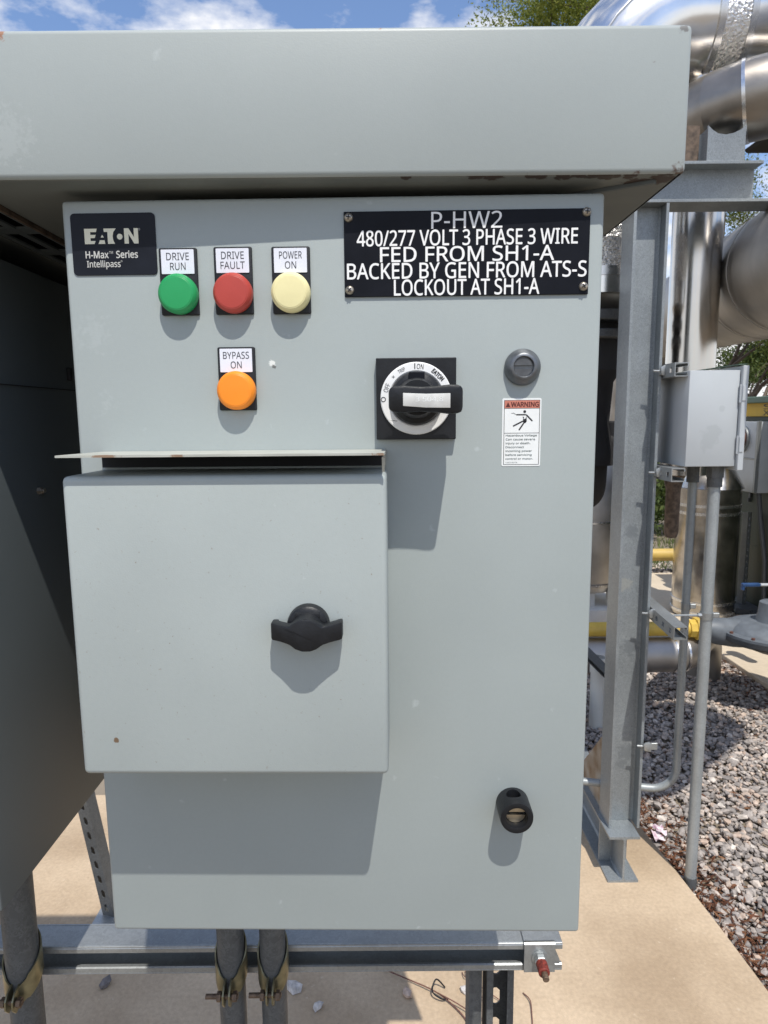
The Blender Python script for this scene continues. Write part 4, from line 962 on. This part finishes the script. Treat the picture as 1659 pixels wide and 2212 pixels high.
bm = NB(); tube(bm, arc_path([(.749, 1.92, 1.41), (.749, 1.92, 1.30), (.95, 2.7, 1.30), (1.49, 4.2, 1.30)], .10, 8), .085, 32); lset(obj('branch_pipe', bm, M_dark), V1)
PV = thing('pvc_pipe', 'short white plastic pipe standing in the gravel behind the column', 'pipe', (1.10, 2.74, -.05))
bm = NB(); cyl(bm, (1.105, 2.74, -.08), (1.105, 2.74, .34), .036, n=28); lset(obj('pipe', bm, M_pvc), PV)
bm = NB(); cyl(bm, (1.105, 2.74, .26), (1.105, 2.74, .34), .041, n=28); lset(obj('cap', bm, M_pvc), PV)
bm = NB(); slotted_channel(bm, .46); o = obj('strut_brace', bm, M_galvd, smooth=False); tag(o, 'slotted strut brace sloping down behind the column above the white pipe', 'strut')
o.location = (.86, 2.62, .58); d_ = Vector((.62, -.05, -.62)).normalized(); o.rotation_euler = (d_.to_track_quat('Z', 'Y').to_matrix() @ Matrix.Rotation(R(150), 3, 'Z')).to_euler()
BL = thing('bleed_valve', 'small dark brass bleed valve above the yellow gas pipe', 'valve', (1.44, 3.02, .44))
bm = NB(); cyl(bm, (1.437, 3.02, .438), (1.437, 3.02, .54), .022, n=12); cyl(bm, (1.437, 3.02, .54), (1.437, 3.02, .575), .013, n=12); lset(obj('body', bm, M_dark), BL)
bm = NB(); cyl(bm, (1.437, 3.02, .575), (1.437, 3.02, .60), .019, n=12, bev=.004); lset(obj('cap', bm, M_copper), BL)

# far yellow pipe
bm = NB(); cyl(bm, (-3, 6.0, .185), (4.5, 6.0, .185), .062, n=28); o = obj('gas_pipe', bm, M_gasyd); tag(o, 'distant yellow pipe in front of the grass bank', 'pipe')

# green equipment enclosure
EN = thing('equipment_enclosure', 'dark green metal enclosure with yellow banner at the right edge', 'enclosure', (3.6, 4.0, 0))
bm = NB(); box(bm, 3.0, 5.2, .5, 5.0, .0, 1.56, .004, 1)
for y in (4.25, 3.6, 2.9): box(bm, 2.996, 2.9995, y, y+.012, .05, 1.5)
for z in (.52, 1.02): box(bm, 2.997, 2.9996, 3.9, 4.9, z, z+.008)
lset(obj('wall', bm, M_dgreen), EN)
bm = NB(); box(bm, 2.93, 5.3, .4, 5.08, 1.665, 1.715, .006, 1); lset(obj('roof', bm, M_lgreen), EN)
bm = NB(); box(bm, 2.985, 5.19, .48, 5.03, 1.5605, 1.664); lset(obj('banner', bm, M_banner), EN)
bm = NB()
sv = bm.verts
def side_text(s, y0, y1, z0, z1, x):
    b2 = NB(); text(b2, s, 0, abs(y1-y0), z0, z1, 0)
    vs = [bm.verts.new((x, y0 - v_.co.x, v_.co.z)) for v_ in b2.verts]; b2.verts.index_update()
    for f in b2.faces: bm.faces.new([vs[v_.index] for v_ in f.verts])
    b2.free()
side_text('S', 4.71, 4.62, 1.615, 1.655, 2.983); side_text('X', 4.71, 4.62, 1.567, 1.607, 2.983)
lset(obj('lettering', bm, M_inkb, smooth=False), EN)
bm = NB(); box(bm, 2.78, 3.0, 4.55, 4.93, .0, .05, .01, 1); box(bm, 2.9, 3.6, 3.2, 5.05, -.01, .03); lset(obj('plinth', bm, M_camd), EN)
MB_ = thing('meter_box', 'grey metal meter box with round dark socket on the green enclosure', 'meter box', (2.9, 4.75, .95))
bm = NB(); box(bm, 2.87, 2.995, 4.56, 4.95, .97, 1.52, .006, 2); lset(obj('case', bm, M_meter), MB_)
bm = NB(); box(bm, 2.865, 2.89, 4.556, 4.954, 1.225, 1.24, .003, 1); box(bm, 2.862, 2.89, 4.55, 4.57, .975, 1.525, .002, 1); lset(obj('rib', bm, M_galvl), MB_)
bm = NB(); lathe(bm, [(.105, 0), (.105, .02), (.088, .022)], axis_m((2.87, 4.77, 1.385), (-1, 0, 0)), 40); lset(obj('socket_ring', bm, M_galvl), MB_)
bm = NB(); lathe(bm, [(.086, .018), (.084, .05), (.05, .065), (.0, .068)], axis_m((2.87, 4.77, 1.385), (-1, 0, 0)), 40, cap1=False); lset(obj('socket', bm, M_copper), MB_)
bm = NB(); tube(bm, [(2.93, 4.60, .98), (2.95, 4.58, .75), (2.97, 4.52, .45), (2.98, 4.50, .02)], .018, 10); o = obj('flexible_conduit', bm, M_camd); tag(o, 'grey flexible conduit running down from the meter box', 'conduit')
bm = NB(); box(bm, 2.985, 3.0, 4.815, 4.845, .90, .945, .003, 1); cyl(bm, (2.985, 4.83, .90), (2.985, 4.83, .87), .012, n=12); o = obj('padlock', bm, M_camd); tag(o, 'small dark padlock on the green enclosure under the meter box', 'padlock')
bm = NB(); slotted_channel(bm, .80, .05, .05, .003, .0508, .022, .008); o = obj('strut_post', bm, M_galvl, smooth=False); tag(o, 'slotted strut post standing in front of the green enclosure', 'strut post')
o.location = (2.93, 4.70, 0.0); o.rotation_euler = (0, 0, R(28))
bm = NB(); box(bm, -.09, .16, -.09, .09, 0, .012, .002, 1); o = obj('post_base', bm, M_camd); o.location = (2.93, 4.74, .0); tag(o, 'dark base plate under the slotted strut post', 'base plate')
# dark roof edge far behind
CN = thing('shade_panel', 'dark sloped shade panel with pale bent rod behind the pipes at the top right', 'shade', (7.2, 9.25, 0))
bm = NB(); prism(bm, [(5.15, 5.28), (6.1, 5.80), (9.0, 5.80), (9.0, 5.24), (5.2, 5.24)], 'y', 9.0, 9.5); lset(obj('panel', bm, M_dark, smooth=False), CN)
bm = NB(); tube(bm, [(5.62, 8.95, 5.95), (5.50, 8.95, 5.90), (5.48, 8.95, 5.30), (5.60, 8.95, 5.22)], .014, 8); lset(obj('gutter_rod', bm, M_galvl), CN)
for x, y in ((7.0, 9.25), (8.8, 9.25)):
    bm = NB(); cyl(bm, (x, y, -.1), (x, y, 5.24), .06, n=16); lset(obj('post', bm, M_camd), CN)

# ================================================================== VEGETATION
def leaves_from(P, D, size, m, name, per=1):
    n = len(P); a = rng.normal(0, 1, (n, 3)) + D*0.8; a /= np.linalg.norm(a, axis=1)[:, None]
    b_ = rng.normal(0, 1, (n, 3)); b_ -= a*(a*b_).sum(1)[:, None]; b_ /= np.linalg.norm(b_, axis=1)[:, None]
    ln = size*rng.uniform(.6, 1.5, n)[:, None]; wd = ln*.36
    co = np.stack([P, P + a*ln*.5 + b_*wd*.5, P + a*ln, P + a*ln*.5 - b_*wd*.5], 1)
    return raw_mesh(name, co.reshape(-1, 3), np.arange(n*4), 4, m)
def tree(x, y, h, spread, seed, lab, nleaf, leafsize, m=M_leaf, lean=(0, 0), trunk_r=.14, first=.28):
    rnd = random.Random(seed); t = thing('tree', lab, 'tree', (x, y, -.06), 0, 'feathery trees behind the equipment')
    b = NB(); tips = []
    def grow(p, d, ln, r, lev):
        pts = [p]; q = p.copy(); dd = d.copy(); k = 5
        for i in range(k):
            dd = (dd + Vector((rnd.gauss(0, .16), rnd.gauss(0, .16), rnd.gauss(0, .10) + .03))).normalized(); q = q + dd*ln/k; pts.append(q.copy())
            if lev >= 2 or i > 2:
                tips.append((q.copy(), dd.copy(), lev))
        tube(b, pts, [r*(1 - .5*i/k) for i in range(k+1)], 8 if lev < 2 else 5, caps=False)
        if lev < 4:
            for c in range(3 if lev < 3 else 3):
                az = rnd.uniform(0, 2*PI); el = rnd.uniform(.35, .95)
                ax = Vector((math.cos(az), math.sin(az), 0)); nd = (dd*math.cos(el) + ax*math.sin(el)*spread).normalized()
                s = rnd.uniform(.45, 1.0) if c else 1.0
                st = pts[min(k, int(2 + s*3))]
                grow(st, nd, ln*rnd.uniform(.62, .82), r*.52, lev+1)
    grow(Vector((0, 0, 0)), Vector((lean[0], lean[1], 1)).normalized(), h*first, trunk_r, 0)
    obj('trunk', b, M_bark, t)
    T = [q for q in tips if q[2] >= 3]; n = nleaf
    idx = [rnd.randrange(len(T)) for _ in range(n)]
    P = np.array([T[i][0][:] for i in idx]); D = np.array([T[i][1][:] for i in idx])
    P = P + rng.normal(0, 1, (n, 3))*np.array([.16, .16, .13]) + D*rng.uniform(-.25, .3, n)[:, None]
    o_ = leaves_from(P, D, leafsize, m, 'crown'); o_.parent = t
    return t
tree(4.3, 10.5, 14.0, 1.15, 3, 'tall light green tree rising above the hood at the top', 190000, .05, M_leaf)
tree(7.2, 13.5, 7.6, 1.1, 5, 'feathery tree with open branches seen below the cross beam', 42000, .045, M_leaf)
tree(9.6, 12.2, 7.0, 1.1, 8, 'light feathery tree above the green enclosure at the right edge', 42000, .045, M_leaf)
tree(12.5, 20.0, 8.0, 1.2, 12, 'darker tree farther back behind the open branches', 14000, .12, M_leafd)
tree(7.5, 22.0, 5.5, 1.2, 17, 'low rounded tree in the distance beside the slim bright pipe', 12000, .12, M_leafd)

def shrub(x, y, h, w_, lab, n, m=M_leafd):
    t = thing('shrub', lab, 'shrub', (x, y, -.06), 0, 'shrubs on the bank behind')
    b = NB()
    for i in range(9):
        a = i*.7; tube(b, [(0, 0, 0), (w_*.25*math.cos(a), w_*.25*math.sin(a), h*.45), (w_*.45*math.cos(a+.3), w_*.45*math.sin(a+.3), h*.8)], [.012, .008, .004], 5)
    obj('stems', b, M_bark, t)
    P = rng.normal(0, 1, (n, 3)); P /= np.linalg.norm(P, axis=1)[:, None]; P *= rng.random((n, 1))**.35
    lump = 1 + .25*np.sin(P[:, :1]*7 + x) * np.cos(P[:, 1:2]*6 + y)
    P = P*lump*np.array([w_*.5, w_*.5, h*.5]) + (0, 0, h*.55)
    leaves_from(P, np.tile([0, 0, .6], (n, 1)), .07, m, 'foliage').parent = t
shrub(3.25, 8.2, 1.0, 1.0, 'green shrub in the gap between column and shiny tank', 5200)
shrub(4.2, 8.6, 1.1, 1.2, 'green shrub partly behind the shiny tank', 5200)
shrub(2.2, 8.8, .95, 1.2, 'green shrub behind the steel column', 4500)
shrub(5.4, 9.0, 1.3, 1.3, 'dark green shrub behind the enclosure', 4500)
# grass on the bank
n = 6000; gx = rng.uniform(1.2, 5.0, n); gy = 6.15 + 2.6*rng.random(n)**1.6
keep = (np.sin(gx*5.1)+np.sin(gy*4.3+gx*2)+rng.normal(0, .7, n)) > -.4
gx, gy = gx[keep], gy[keep]; n = len(gx)
a = rng.uniform(0, 6.28, n); ln = rng.uniform(.06, .20, n); wd = .007
P = np.stack([gx, gy, np.full(n, -.065)], 1); sd = np.stack([np.cos(a), np.sin(a), np.zeros(n)], 1)*wd
tipv = np.stack([rng.normal(0, .06, n), rng.normal(0, .06, n), ln], 1)
co = np.stack([P-sd, P+sd, P+tipv], 1)
o = raw_mesh('grass', co.reshape(-1, 3), np.arange(n*3), 3, M_grass); o['kind'] = 'stuff'
